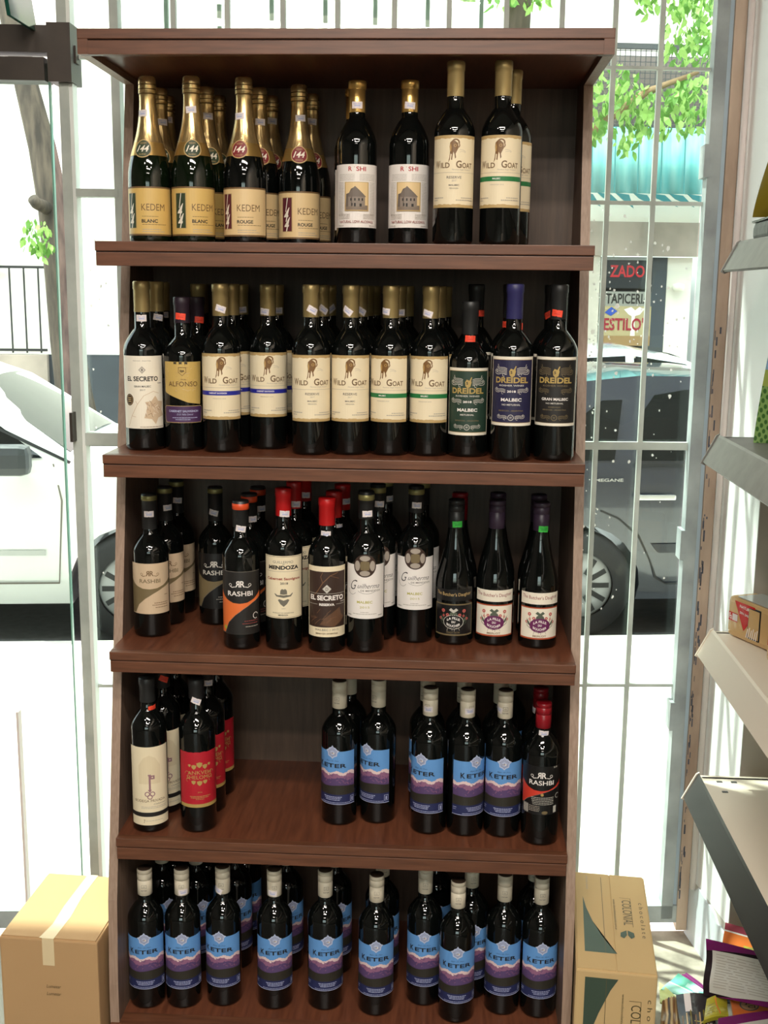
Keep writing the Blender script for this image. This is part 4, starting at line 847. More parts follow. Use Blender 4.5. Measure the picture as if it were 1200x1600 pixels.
def bag(name, cx, cy, z, w_, h, d, fn, label, cat='bag', rz=0, seed=1, lean=0):
    """pillow pack: grid front and back swelling in the middle, crimped top and bottom"""
    rr = random.Random(seed); r = empty(name, (cx, cy, z), rz, label, cat); bm = bmesh.new(); NX, NZ = 14, 22; mats = []
    def th(u, v): return d/2*max(.03, (1-abs(2*u-1)**3)*(1-abs(2*v-1)**5))*(1+.10*sin(u*17+seed)*sin(v*13+seed*2))
    for sgn in (-1, 1):
        V = [[bm.verts.new(((u/NX-.5)*w_*(1-.42*(v/NZ)**1.3), sgn*th(u/NX, v/NZ)+lean*v/NZ, h*v/NZ)) for u in range(NX+1)] for v in range(NZ+1)]
        for v in range(NZ):
            for u in range(NX):
                q = (V[v][u], V[v][u+1], V[v+1][u+1], V[v+1][u]); f = bm.faces.new(q if sgn < 0 else q[::-1]); m = fn((u+.5)/NX, (v+.5)/NZ)
                if m not in mats: mats.append(m)
                f.material_index = mats.index(m); f.smooth = True
    bmesh.ops.remove_doubles(bm, verts=bm.verts, dist=.0006)
    me = bpy.data.meshes.new('packet'); bm.to_mesh(me); bm.free()
    for m in mats: me.materials.append(m)
    new_obj('packet', me, r); return r
def gl(n, c, r=.22): return mat('film_'+n, c, r, bump=.25, nscale=30)
fo = gl('olive', (120, 104, 30)); fy = gl('yellow', (220, 176, 60)); fb = gl('black', (22, 22, 22), .45); fg = gl('green', (70, 96, 66))
bag('snack_bag', 1.322, .185, GS[0][0]+.045, .21, .18, .10, lambda u, v: fy if (.3 < u < .8 and .2 < v < .85) else fo, 'shiny yellow and olive snack bag on the topmost right shelf', rz=radians(-12), seed=4)
b = MB(); b.box(-.11, .11, -.075, .075, 0, .038, fb, .012); b.box(-.112, .112, -.077, .077, .0365, .041, fg, .003)
o_ = b.build('snack_tray', loc=(1.338, .172, GS[0][0]+.0002), rz=radians(-3)); tag(o_, 'flat black packet with green rim under the snack bag, topmost right shelf', 'packet')
bl = gl('blue', (30, 104, 190)); bl2 = gl('pale_blue', (150, 184, 214)); gr = gl('meadow', (170, 184, 92)); grn = gl('mesh_green', (128, 164, 92)); MESHB = gl('mesh_green_b', (128, 164, 92))
t_ = MESHB.node_tree; vo = t_.nodes.new('ShaderNodeTexVoronoi'); vo.inputs['Scale'].default_value = 95; vo.inputs['Randomness'].default_value = 0; tcx = t_.nodes.new('ShaderNodeTexCoord'); mpx = t_.nodes.new('ShaderNodeMapping'); mpx.inputs['Scale'].default_value = (1.3, .1, .8); mpx.inputs['Rotation'].default_value = (0, .6, 0); t_.links.new(tcx.outputs['Object'], mpx.inputs[0]); t_.links.new(mpx.outputs[0], vo.inputs['Vector']); rp = t_.nodes.new('ShaderNodeValToRGB'); rp.color_ramp.elements[0].position = .30; rp.color_ramp.elements[1].position = .42; rp.color_ramp.elements[0].color = (*lin((70, 112, 54)), 1); rp.color_ramp.elements[1].color = (*lin((136, 172, 98)), 1); t_.links.new(vo.outputs['Distance'], rp.inputs[0]); t_.links.new(rp.outputs[0], t_.nodes['Principled BSDF'].inputs['Base Color'])
sb = bag('snack_bag', 1.338, .165, GS[1][0]+.0003, .19, .345, .09, lambda u, v: MESHB if v < .30 else (gr if v < .40 else (bl2 if v < .5 else bl)), 'tall blue and green bag of breadsticks on the second right shelf', rz=radians(-8), seed=2)
BSK = mat('breadstick', (214, 170, 96), .6)
b = MB(); b.tube([(-.080, -.046, .195), (-.070, -.052, .235), (-.066, -.055, .285), (-.072, -.054, .31)], [.007, .0085, .0085, .006], BSK, 10); b.tube([(-.07, -.054, .27), (-.045, -.056, .262), (-.02, -.057, .27)], .0075, BSK, 10); b.build('breadstick_picture', sb)
wf = gl('clear', (206, 168, 116), .15); wr = gl('red', (196, 30, 34)); wk = gl('brown', (120, 84, 54))
def wafer(cx, cy, z, rz, label, sd):
    r = empty('biscuit_pack', (cx, cy, z), rz, label, 'packet'); b = MB(); b.box(-.085, .085, -.035, .035, 0, .085, wf, .012); b.box(-.02, .02, -.0362, .0362, .01, .076, fb, .004); b.box(-.06, .065, -.03, .03, .0845, .0862, mat('film_silver', (180, 176, 168), .15)); b.build('wrapper', r)
    a = Art(1); a.poly([(-.062, .078), (.0, .078), (.006, .066), (-.03, .022)], wr); a.text('NATURAL', -.026, .066, .04, .006, WHITE, .02, ang=-4); a.text('SIN SAL', -.03, .054, .03, .005, WHITE, .02, ang=-4); a.rect(-.078, .034, -.05, .052, wr); a.text('Fa', -.072, .037, .008, .012, WHITE, .02); a.rect(-.066, .036, -.050, .050, STW)
    for k in range(6): a.stroke([(-.02+k*.006, .012), (-.016+k*.006, .03+.004*(k % 2))], .0022, WHITE)
    new_obj('front_print', a.flat('print', .00015, .0355), r); return r
wafer(1.302, .188, GS[2][0]+.0003, radians(-66), 'cellophane biscuit pack with red corner at the far end of the third right shelf', 1)
wafer(1.330, .010, GS[2][0]+.0003, radians(-70), 'cellophane biscuit pack nearer the front on the third right shelf', 2)
b = MB(); b.box(-.06, .06, -.05, .05, 0, .09, mat('film_rust', (122, 62, 40), .3), .012); o_ = b.build('snack_carton', loc=(1.375, .05, GS[3][0]+.0003), rz=.1); tag(o_, 'rust brown packet on the lowest right shelf', 'packet')

# ------------------------------------------------------------------ heap of leaflets and packets on the floor at the lower right
def sheet(name, loc, rot, w_, h, m, label, cat, bend=.0, art=None, part=None, thick=.0012):
    """printed sheet or thin booklet, gently bent, standing or lying as rot says"""
    r = empty(name, loc, 0, label, cat); r.rotation_euler = rot
    b = MB(); n = 10
    def Bz(x): return bend*(2*x/w_)**2
    pts = [(w_*(k/n-.5), Bz(w_*(k/n-.5))) for k in range(n+1)]+[(w_*(k/n-.5), Bz(w_*(k/n-.5))+thick) for k in range(n, -1, -1)]
    b.prism(pts, 'z', 0, h, m); b.build('pages', r)
    if art:
        a = Art(1); art(a, w_, h); a.cuts(w_/10); new_obj(part or 'printed_page', a.mesh('print', lambda x, z, l: (x, Bz(x)-.0004-l*.0002, z)), r)
    return r
PUR = paper('booklet_purple', (112, 26, 92), .25); PDK = paper('booklet_dark', (36, 22, 34), .25); PWH = paper('booklet_page', (206, 200, 192)); MINT = paper('mint', (96, 200, 170), .3); ORG = paper('booklet_orange', (226, 120, 56), .3)
def bk1(a, w_, h):
    a.rect(-w_/2, 0, w_/2, h, PDK); a.poly([(-w_/2, h*.80), (w_/2, h*.96), (w_/2, h), (-w_/2, h)], PUR); a.poly([(-w_*.40, h*.06), (w_/2, .0), (w_/2, h*.86), (-w_*.40, h*.82)], PWH); a.poly([(-w_*.3, 0), (w_/2, 0), (w_/2, h*.12)], PUR)
    for k in range(13): a.dashes(-w_*.34, w_*.47, h*(.76-k*.05), h*.012, LGREY, k, .01, .03, .004)
def bk2(a, w_, h):
    a.rect(-w_/2, h*.72, w_/2, h, paper('booklet_rose', (160, 56, 76))); a.rect(-w_/2, h*.66, w_/2, h*.72, WHITE); a.rect(-w_/2, h*.2, w_/2, h*.66, ORG); a.rect(-w_*.1, 0, w_/2, h*.3, YEL); a.ell(w_*.2, h*.15, w_*.25, h*.2, paper('olive2', (150, 140, 70))); a.rect(w_*.1, h*.3, w_*.3, h*.42, STW); a.rect(w_*.2, h*.1, w_*.32, h*.3, INK)
def bk3(a, w_, h):
    a.rect(-w_/2, 0, w_/2, h, MINT); a.rect(-w_/2, h*.46, w_/2, h*.50, WHITE); a.rect(-w_*.05, h*.6, w_*.12, h*.8, paper('mint2', (170, 220, 204))); a.rect(w_*.32, 0, w_/2, h, PUR); a.rect(-w_/2, 0, -w_*.36, h, gl('lime', (186, 206, 80)))
def bk4(a, w_, h):
    a.rect(-w_/2, 0, w_/2, h, ORG); a.poly([(0, 0), (w_/2, 0), (w_/2, h*.6)], YEL); a.ell(-w_*.14, h*.55, h*.34, h*.32, paper('badge_grey', (92, 88, 86))); a.ell(-w_*.14, h*.55, h*.29, h*.27, paper('badge_in', (196, 150, 110))); a.text('JS', -w_*.16, h*.56, h*.26, h*.16, INK, .02); a.text('CI', -w_*.1, h*.38, h*.26, h*.15, INK, .02)
def bk5(a, w_, h):
    a.rect(-w_/2, 0, w_/2, h, PWH); a.poly([(-w_/2, h), (w_/2, h), (w_/2, h*.75), (-w_/2, h*.55)], PUR)
    for k in range(8): a.dashes(-w_*.42, w_*.46, h*(.5-k*.06), h*.015, LGREY, k, .01, .03, .004)
def bk6(a, w_, h):
    a.rect(-w_/2, 0, w_/2, h, gl('charcoal', (52, 48, 50), .12)); a.rect(-w_*.3, h*.6, -w_*.12, h, STW); a.text('MANI', w_*.3, h*.05, h*.5, h*.16, WHITE, .03, ang=-75); a.poly([(-w_*.05, h*.2), (w_*.2, h*.4), (w_*.22, h*.35)], YEL); a.stroke([(-w_*.1, h*.34), (w_*.15, h*.3)], h*.02, YEL)
    for k in range(7): a.stroke([(-w_*.45+k*.012, h*.05), (-w_*.40+k*.012, h*(.5+.06*(k % 3)))], .0035, (wk, wf, gl('olive', (0, 0, 0)))[k % 3])
def qsheet(name, c, m, label, cat, art=None, thick=.0015, bulge=.004, w_=.1, h=.1):
    """thin sheet spanned between four points (lower left, lower right, upper right, upper left)"""
    c = [Vector(p) for p in c]; o0 = (c[0]+c[1]+c[2]+c[3])/4; c = [p-o0 for p in c]; nr = (c[1]-c[0]).cross(c[3]-c[0]).normalized()
    def P(u, v, l=0): return c[0].lerp(c[1], u).lerp(c[3].lerp(c[2], u), v)+nr*(bulge*(sin(pi*u)*.7+.3*sin(2.3*pi*v+u))+l)
    r = empty(name, o0, 0, label, cat); b = MB(); n = 10
    V = [[[b.bm.verts.new(P(i/n, j/n, l)) for i in range(n+1)] for j in range(n+1)] for l in (0, -thick)]; mi = b.mi(m)
    for j in range(n):
        for i in range(n):
            for l in (0, 1): b.bm.faces.new((V[l][j][i], V[l][j][i+1], V[l][j+1][i+1], V[l][j+1][i]))
    for k in range(n):
        for f in ((0, k, 0, k+1), (n, k, n, k+1), (k, 0, k+1, 0), (k, n, k+1, n)): b.bm.faces.new((V[0][f[0]][f[1]], V[0][f[2]][f[3]], V[1][f[2]][f[3]], V[1][f[0]][f[1]]))
    b.build('pages', r, smooth=False)
    if art:
        a = Art(1); art(a, w_, h); a.cuts(w_/20); a.zcuts(h/20); new_obj('printed_page', a.mesh('print', lambda x, z, l: P(x/w_+.5, z/h, .0006+l*.00008)), r)
    return r
CH = gl('charcoal', (52, 48, 50), .12)
def bkm(a, w_, h): a.rect(-w_/2, h*.44, w_/2, h*.50, WHITE); a.rect(-w_*.1, h*.6, w_*.1, h*.82, paper('mint2', (170, 220, 204))); a.rect(-w_/2, 0, w_/2, h*.44, paper('mint3', (150, 206, 190)))
def bkd(a, w_, h): a.poly([(-w_*.3, h*.1), (w_/2, 0), (w_/2, h*.5), (-w_*.3, h*.7)], PUR); a.rect(-w_*.05, h*.1, w_*.14, h*.5, STW)
def bky(a, w_, h): a.stroke([(-w_*.1, h*.9), (w_*.15, h*.1)], w_*.05, ORG); [a.stroke([(-w_*.4, h*(.2+.15*k)), (-w_*.1, h*(.25+.15*k))], w_*.02, KHAKI) for k in range(4)]
def bkl(a, w_, h): [a.stroke([(-w_*.4+w_*.13*k, 0), (-w_*.3+w_*.11*k, h*.5), (-w_*.45+w_*.14*k, h)], w_*.08, (wk, wf, BLKP_, TAN)[k % 4]) for k in range(7)]
BLKP_ = paper('deep_brown', (60, 46, 38))  # darkest of the mixed browns printed on the nut bag
qsheet('leaflet', [(1.288, .30, .147), (1.386, .22, .163), (1.385, .25, .208), (1.30, .33, .19)], ORG, 'orange and rose leaflet standing at the back of the heap by the wall', 'leaflet', bk2, bulge=.001)
qsheet('booklet', [(1.214, .14, .132), (1.329, .02, .185), (1.353, .12, .238), (1.233, .22, .213)], PDK, 'open booklet with purple edges and a page of print in the floor heap', 'booklet', bk1, .003, .010)
qsheet('booklet', [(1.234, .168, .100), (1.357, .103, .130), (1.365, .139, .150), (1.261, .237, .120)], PDK, 'folded dark purple booklet lying under the open booklet', 'booklet', bkd, .003)
qsheet('leaflet', [(1.152, .264, .060), (1.235, .210, .060), (1.247, .232, .075), (1.197, .304, .075)], MINT, 'mint green leaflet on the floor heap beside the chocolate box', 'leaflet', bkm)
qsheet('leaflet', [(1.211, .337, .050), (1.260, .249, .050), (1.269, .263, .055), (1.223, .340, .055)], PUR, 'narrow purple leaflet edge sticking out behind the mint green one', 'leaflet')
qsheet('packet', [(1.143, .224, .055), (1.175, .187, .060), (1.186, .212, .065), (1.153, .290, .060)], gl('lime', (196, 204, 120)), 'pale lime packet against the chocolate box', 'packet', thick=.004)
qsheet('nut_bag', [(1.117, .085, .080), (1.163, .089, .080), (1.178, .184, .090), (1.136, .171, .090)], gl('clear_brown', (150, 120, 84), .15), 'clear bag of mixed brown strips next to the chocolate box', 'bag', bkl, .012, .01)
qsheet('packet', [(1.152, .039, .100), (1.225, .044, .100), (1.235, .157, .120), (1.160, .151, .120)], CH, 'glossy charcoal packet with yellow mark and white letters in the floor heap', 'packet', bk6, .010, .008)
qsheet('snack_bag', [(1.197, .057, .130), (1.249, .069, .130), (1.259, .128, .140), (1.214, .112, .140)], gl('mustard', (176, 164, 50)), 'small mustard yellow bag between the charcoal and orange packets', 'bag', bky, .010, .008)
qsheet('packet', [(1.259, .070, .132), (1.357, .073, .132), (1.364, .120, .146), (1.263, .119, .146)], ORG, 'orange packet with round grey badge on the floor heap', 'packet', bk4, .008, w_=.12, h=.07)
qsheet('magazine', [(1.201, -.034, .155), (1.332, -.025, .155), (1.350, .044, .170), (1.213, .012, .165)], PWH, 'white page with purple top at the very bottom right corner', 'magazine', bk5, .004)
b = MB(); b.prism([(1.13, .005), (1.50, .005), (1.50, .16), (1.29, .19), (1.15, .20)], 'z', 0, .045, CH); b.prism([(1.16, .01), (1.50, .01), (1.50, .12), (1.17, .13)], 'z', .046, .085, PDK); o_ = b.build('magazine_stack', loc=(0, 0, .0045)); tag(o_, 'dark stack of magazines underneath the heap of leaflets and packets', 'magazines')
# ------------------------------------------------------------------ street
TH = math.atan(.129); E1 = Vector((cos(TH), sin(TH), 0)); E2 = Vector((-sin(TH), cos(TH), 0)); ORG_ = Vector((CAMP.x, CAMP.y, 0))
def SP(s, d, z=0): return ORG_+s*E1+d*E2+Vector((0, 0, z))
def at_street(o, s, d, z=0, rz=0): o.location = SP(s, d, z); o.rotation_euler = (0, 0, TH+rz); return o
SIDE = mat('sidewalk_tiles', (196, 190, 180), .8, noise=.15, nscale=6); ROAD = mat('asphalt', (92, 92, 94), .85, noise=.25, nscale=20); CURB = mat('curb_stone', (188, 184, 176), .8)
b = MB(); b.box(-16, 16, 2.62, 5.55, -.35, -.20, SIDE); o = at_street(b.build('floor_sidewalk'), 0, 0); struct(o)
b = MB(); b.box(-16, 16, 5.55, 5.72, -.35, -.198, CURB, .01); o = at_street(b.build('trim_1'), 0, 0); struct(o)
b = MB(); b.box(-40, 40, 5.3, 12.2, -.5, -.351, ROAD); o = at_street(b.build('floor_road'), 0, 0); struct(o)
b = MB(); b.box(-40, 40, 12.2, 14.2, -.5, -.2, SIDE); o = at_street(b.build('floor_far_sidewalk'), 0, 0); struct(o)
# the shop's own street front, seen only in reflections
b = MB(); OWN = mat('own_facade_render', (120, 110, 100), .85)
for r in ((-12, -2.4, -.35, 9), (1.6, 14, -.35, 9), (-2.4, 1.6, 3.12, 9)): b.box(r[0], r[1], 2.75, 2.95, r[2], r[3], OWN)
struct(at_street(b.build('wall_street_front'), 0, 0))
# facade opposite
FAC = mat('facade_cream', (238, 232, 220), .85, noise=.06, nscale=1.5); PLN = mat('plinth_dark_paint', (62, 66, 72), .7, noise=.15, nscale=5); LINT = mat('lintel_render', (176, 160, 148), .8, noise=.3, nscale=3)
b = MB()
for (a0, a1, z0, z1) in ((-14, -3.05, .8, 12), (-3.05, 3.50, .8, 12), (4.47, 4.78, -.2, 2.03), (3.50, 9.5, 2.42, 12), (5.2, 9.5, -.2, 2.42), (-3.05, 3.50, .79, .8)): b.box(a0, a1, 14.0, 14.4, z0, z1, FAC)
struct(at_street(b.build('wall_facade'), 0, 0))
b = MB(); b.box(-3.2, 3.50, 13.96, 14.0, -.2, .80, PLN); struct(at_street(b.build('baseboard_facade'), 0, 0))
b = MB(); b.box(3.46, 5.25, 13.9, 14.02, 2.04, 2.44, LINT); struct(at_street(b.build('trim_2'), 0, 0))
b = MB(); b.box(3.3, 3.62, 13.93, 14.0, -.2, 2.04, mat('pillar_render', (206, 196, 182), .8, noise=.2, nscale=6)); struct(at_street(b.build('trim_3'), 0, 0))
# shop front with its signs
sf = empty('street_shop', (0, 0, 0), 0, 'dark shop window with red and black lettered signs across the street', 'shop front'); at_street(sf, 0, 0)
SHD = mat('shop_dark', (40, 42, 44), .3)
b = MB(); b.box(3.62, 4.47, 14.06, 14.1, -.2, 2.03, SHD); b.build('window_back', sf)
b = MB(); b.box(3.60, 3.68, 13.98, 14.06, -.2, 2.03, SHD); b.box(4.28, 4.46, 13.98, 14.06, -.2, 2.03, mat('shop_frame', (70, 74, 78), .4)); b.box(3.68, 4.28, 13.99, 14.05, 1.975, 2.02, mat('sign_bar', (160, 166, 166), .4)); b.build('window_frame', sf)
def sign(s, z, w_, h, bg, t, col, tw, th, dz=0, nm='sign_board', extra=None):
    a = Art(1); a.rect(-w_/2, 0, w_/2, h, bg); a.text(t, 0, dz, tw, th, col, .02)
    if extra: extra(a)
    o = new_obj(nm, a.flat('sign', .002, 0), sf); o.location = (s, 13.985, z); b_ = MB(); b_.box(-w_/2-.01, w_/2+.01, .002, .03, -.01, h+.01, SHD); q = b_.build('sign_back', o); return o
sign(3.97, 1.66, .60, .32, paper('sign_dark', (40, 42, 46)), 'ZADO', paper('sign_red', (196, 40, 50)), .43, .145, .126)
def ex(a):
    a.rect(-.3, 0, .3, .48, paper('sign_ochre', (176, 160, 120))); a.poly([(-.04, .44), (.02, .38), (.06, .36), (.05, .1), (.11, .1), (.10, .36), (.16, .38), (.22, .45), (.15, .47), (.10, .43), (.05, .47)], WHITE); a.poly([(-.28, .40), (-.2, .47), (-.12, .42), (-.2, .36)], paper('sign_blue', (50, 80, 170))); a.text("ESTILO'S", 0, .185, .57, .155, paper('sign_maroon', (150, 30, 50)), .02); a.rect(-.3, 0, .3, .12, paper('sign_khaki', (150, 120, 80)))
sign(3.99, .96, .60, .655, paper('sign_ochre2', (150, 148, 140)), 'TAPICERIA', INK, .54, .125, .508, extra=ex)
b = MB(); b.lathe([(.0, 0), (.06, .0), (.075, .04), (.07, .08), (.0, .1)], mat('wall_lamp_glass', (240, 236, 220), .3), 20); o = b.build('wall_lamp'); at_street(o, 4.60, 13.93, 1.63); tag(o, 'small round wall lamp on the cream pillar across the street', 'lamp')
# teal corrugated canopy, meshed balcony
TEAL = mat('teal_sheet', (150, 206, 204), .5, noise=1, rgb2=(104, 184, 186), nscale=3, stretch=(4, 1, .4)); CAN = empty('canopy', (0, 0, 0), 0, 'teal corrugated sheet canopy above the shop front across the street', 'canopy'); at_street(CAN, 0, 0)
pts = []; n = 96
for k in range(n+1): s = 2.9+3.4*k/n; pts.append((s, .022*sin(k*2*pi/6)))
b = MB(); i_ = b.mi(TEAL)
lo = [b.bm.verts.new((s, 13.3+o, 2.72)) for s, o in pts]; hi = [b.bm.verts.new((s, 13.35+o, 3.45)) for s, o in pts]
for k in range(n): b.bm.faces.new((lo[k], lo[k+1], hi[k+1], hi[k])).smooth = True
q = b.build('corrugated_sheet', CAN, norm=False); md = q.modifiers.new('thick', 'SOLIDIFY'); md.thickness = .01
b = MB(); rr = random.Random(3)
for k in range(16): s = 2.95+k*.21; b.prism([(s, 2.72), (s+.16, 2.70), (s+.22+rr.uniform(0, .1), 2.60-rr.uniform(0, .06)), (s+.07, 2.66)], 'y', 13.26, 13.275, mat('teal_dark', (38, 110, 116), .6))
b.build('torn_valance', CAN)
b = MB(); SE = mat('teal_seam', (60, 130, 132), .6)
for k in range(12): s = 3.02+k*.27; b.prism([(13.27, 2.72), (13.265, 2.72), (13.315, 3.45), (13.32, 3.45)], 'x', s, s+.014, SE)
b.build('sheet_seams', CAN)
bal = empty('balcony_cage', (0, 0, 0), 0, 'dark wire-mesh balcony cage above the teal canopy', 'balcony'); at_street(bal, 0, 0)
WIR = mat('wire_dark', (74, 74, 78), .5); b = MB()
for k in range(44): b.box(2.9+k*.06, 2.908+k*.06, 13.5, 13.508, 3.50, 4.32, WIR)
for k in range(14): b.box(2.9, 5.5, 13.5, 13.508, 3.52+k*.06, 3.528+k*.06, WIR)
b.build('wire_mesh', bal)
b = MB(); b.box(2.9, 5.5, 13.48, 13.53, 4.32, 4.38, WIR); b.box(2.9, 5.5, 13.48, 13.53, 3.46, 3.50, WIR); b.box(2.95, 5.4, 13.8, 13.98, 3.5, 4.3, mat('balcony_backing', (120, 108, 104), .8)); b.build('cage_frame', bal)  # rails plus a plain grey-brown backing box behind the mesh
# iron railing at the far left
ra = empty('iron_railing', (0, 0, 0), 0, 'black iron railing with thin uprights across the street, far left', 'railing'); at_street(ra, 0, 0)
b = MB(); IR = mat('iron_black', (48, 46, 46), .5)
for k in range(9): b.box(-4.4+k*.165, -4.382+k*.165, 13.9, 13.918, .82, 1.82, IR)
b.build('uprights', ra); b = MB(); b.box(-4.5, -3.0, 13.895, 13.92, 1.80, 1.83, IR); b.box(-4.5, -3.0, 13.895, 13.92, .84, .87, IR); b.build('rails', ra)
b = MB(); b.box(-4.6, -3.0, 13.86, 13.96, -.2, .80, LINT); struct(at_street(b.build('trim_4'), 0, 0))
b = MB(); b.tube([(0, 0, 0), (0, 0, 4.0)], .045, mat('downpipe_grey', (128, 122, 114), .6), 12); o = b.build('drain_pipe'); at_street(o, -3.60, 13.93, 1.86); tag(o, 'grey drain pipe on the facade at the far left edge', 'pipe')

# ------------------------------------------------------------------ cars
GLC = mat('car_glass', (14, 18, 20), .03, spec=.5); RUB = mat('tyre_rubber', (34, 34, 36), .75); HUB = mat('hubcap_silver', (168, 168, 170), .4, metal=.2); BLKP = mat('black_trim', (30, 30, 32), .5); CHR = mat('chrome', (226, 226, 226), .15, metal=.7); LTE = mat('rear_light', (150, 20, 20), .2)
def car(name, s, d, z, P, paint, label, wb, rz=0, w_=.84, zr=1.46, belt=.97):
    """x forward from the rear wheel centre; y=-w_ is the side nearest the shop"""
    r = empty(name, (0, 0, 0), 0, label, 'car'); at_street(r, s, d+w_, z, rz)
    def wid(zz, x=1):
        t = max(0, (zz-belt)/(zr-belt)); return w_*(1-.24*t**1.1)*(1-.10*max(0, (.35-zz)/.35))
    xs = [p[0] for p in P]; xmin, xmax = min(xs), max(xs)
    def plan(x): t = 0; e = .55; t = max(0, (xmin+e-x)/e, (x-xmax+e)/e); return 1-.16*t*t
    # outline with wheel arches along the bottom
    zb = .20; R = .345; out = list(P)
    for cx in (wb, 0):
        out += [(cx+R*cos(t), .31+R*sin(t)) for t in [radians(-15)+radians(210)*k/14 for k in range(15)]]
    bm = bmesh.new(); mats = [paint]
    f = bm.faces.new([bm.verts.new((x, 0, zz)) for x, zz in out])
    for zz in (.32, .45, .6, .75, .88, belt, 1.08, 1.2, 1.32, 1.42): bmesh.ops.bisect_plane(bm, geom=bm.verts[:]+bm.edges[:]+bm.faces[:], plane_co=(0, 0, zz), plane_no=(0, 0, 1))
    k = xmin+.1
    while k < xmax: bmesh.ops.bisect_plane(bm, geom=bm.verts[:]+bm.edges[:]+bm.faces[:], plane_co=(k, 0, 0), plane_no=(1, 0, 0)); k += .2
    edges = [e for e in bm.edges if e.is_boundary]; bverts = {v for e in edges for v in e.verts}
    mp = {}
    base = list(bm.verts); co = {v: v.co.copy() for v in base}; bfaces = list(bm.faces)
    rows = 7; grid = {}
    for v in base:
        x, zz = co[v].x, co[v].z; W2 = wid(zz)*plan(x); col = []
        for j in range(rows+1):
            t = 2*j/rows-1
            if j == 0: v.co = (x, -W2, zz); col.append(v)
            elif j == rows or v in bverts:
                crown = .03*(1-t*t) if zz > .6 else 0
                col.append(bm.verts.new((x, W2*t if abs(t) == 1 else W2*(t*1.0), zz+crown)))
            else: col.append(None)
        grid[v] = col
    for fc in bfaces: bm.faces.new([grid[v][rows] for v in fc.verts][::-1])
    for e in edges:
        a_, b_ = e.verts
        for j in range(rows): 
            try: bm.faces.new((grid[a_][j], grid[b_][j], grid[b_][j+1], grid[a_][j+1]))
            except Exception: pass
    bmesh.ops.recalc_face_normals(bm, faces=bm.faces)
    me = bpy.data.meshes.new('body_shell'); bm.to_mesh(me); bm.free(); me.materials.append(paint)
    for p in me.polygons: p.use_smooth = True
    body = new_obj('body_shell', me, r); md = body.modifiers.new('e', 'EDGE_SPLIT'); md.split_angle = radians(28)
    def side(nm, pts, m, off=.006, par=None, both=True):
        b = MB(); i = b.mi(m)
        for sg in ((-1, 1) if both else (-1,)):
            A = Art(1); A.poly(pts, m); 
            for zz in (1.1, 1.2, 1.3): bmesh.ops.bisect_plane(A.bm, geom=A.bm.verts[:]+A.bm.edges[:]+A.bm.faces[:], plane_co=(0, 0, zz), plane_no=(0, 0, 1))
            bmesh.ops.triangulate(A.bm, faces=A.bm.faces[:])
            vm = {v: b.bm.verts.new((v.co.x, sg*(wid(v.co.z)*plan(v.co.x)+off), v.co.z)) for v in A.bm.verts}
            for f in A.bm.faces: g_ = b.bm.faces.new([vm[v] for v in f.verts]); g_.material_index = i
            A.bm.free()
        return b.build(nm, par or r)
    def across(nm, p0, p1, m, fr=.86, off=.008):
        b = MB(); i = b.mi(m); (xa, za), (xb, zb_) = p0, p1; dx, dz = xb-xa, zb_-za; L = math.hypot(dx, dz); nx, nz = -dz/L, dx/L
        if nz < 0: nx, nz = -nx, -nz
        N = 8; V = [[b.bm.verts.new((x+nx*off, (wid(zz)*fr*(2*j/N-1)), zz+nz*off+.03*(1-(2*j/N-1)**2))) for j in range(N+1)] for x, zz in ((xa, za), ((xa+xb)/2, (za+zb_)/2), (xb, zb_))]
        for a_ in range(2):
            for j in range(N): f = b.bm.faces.new((V[a_][j], V[a_][j+1], V[a_+1][j+1], V[a_+1][j])); f.smooth = True
        return b.build(nm, r)
    for cx in (0, wb):
        for sg in (-1, 1):
            b = MB(); b.lathe([(.19, -.10), (.27, -.10), (.305, -.075), (.31, 0), (.305, .075), (.27, .10), (.19, .10)], RUB, 36); o = b.build('wheel', r, (cx, sg*(w_-.09), .31)); o.rotation_euler = (pi/2, 0, 0)
            b = MB(); b.lathe([(0, .085), (.05, .09), (.06, .082), (.12, .088), (.18, .085), (.195, .07), (.195, -.05), (0, -.05)], HUB, 36)
            for k in range(12): b.box(.07, .17, -.014, .014, .083, .0905, BLKP, 0, Matrix.Rotation(2*pi*k/12, 4, 'Z'))
            q = b.build('hubcap', o, (0, 0, 0)); 
            if sg > 0: q.rotation_euler = (pi, 0, 0)
    return r, side, across
DARKP = mat('car_paint_dark', (46, 50, 62), .16, spec=.7, coat=1); WHP = mat('car_paint_white', (236, 236, 234), .25, coat=.6); SVP = mat('car_paint_silver', (196, 204, 206), .2, coat=1)
# dark hatchback parked right; rear wheel just beside the wine shelf
PB = [(-.70, .24), (-.76, .40), (-.77, .62), (-.70, .92), (-.52, 1.22), (-.36, 1.36), (-.05, 1.435), (.35, 1.475), (.8, 1.47), (1.2, 1.42), (1.5, 1.32), (2.15, 1.0), (2.6, .93), (3.0, .82), (3.24, .66), (3.3, .42), (3.22, .22)]
cb, side, across = car('car', 1.56, 6.15, -.35, PB, DARKP, 'dark grey-blue hatchback parked at the curb behind the right window pane', 2.5)
side('quarter_window', [(-.02, 1.02), (.17, 1.02), (.235, 1.345), (.12, 1.34), (.02, 1.27)], GLC)
side('rear_window', [(.30, 1.02), (1.02, 1.02), (1.06, 1.385), (.60, 1.40), (.42, 1.37), (.34, 1.27)], GLC)
side('front_window', [(1.12, 1.02), (2.0, 1.02), (1.55, 1.27), (1.3, 1.355), (1.14, 1.38)], GLC)
side('belt_moulding', [(.28, .985), (2.05, .985), (2.05, 1.005), (.28, 1.005)], BLKP, .01)
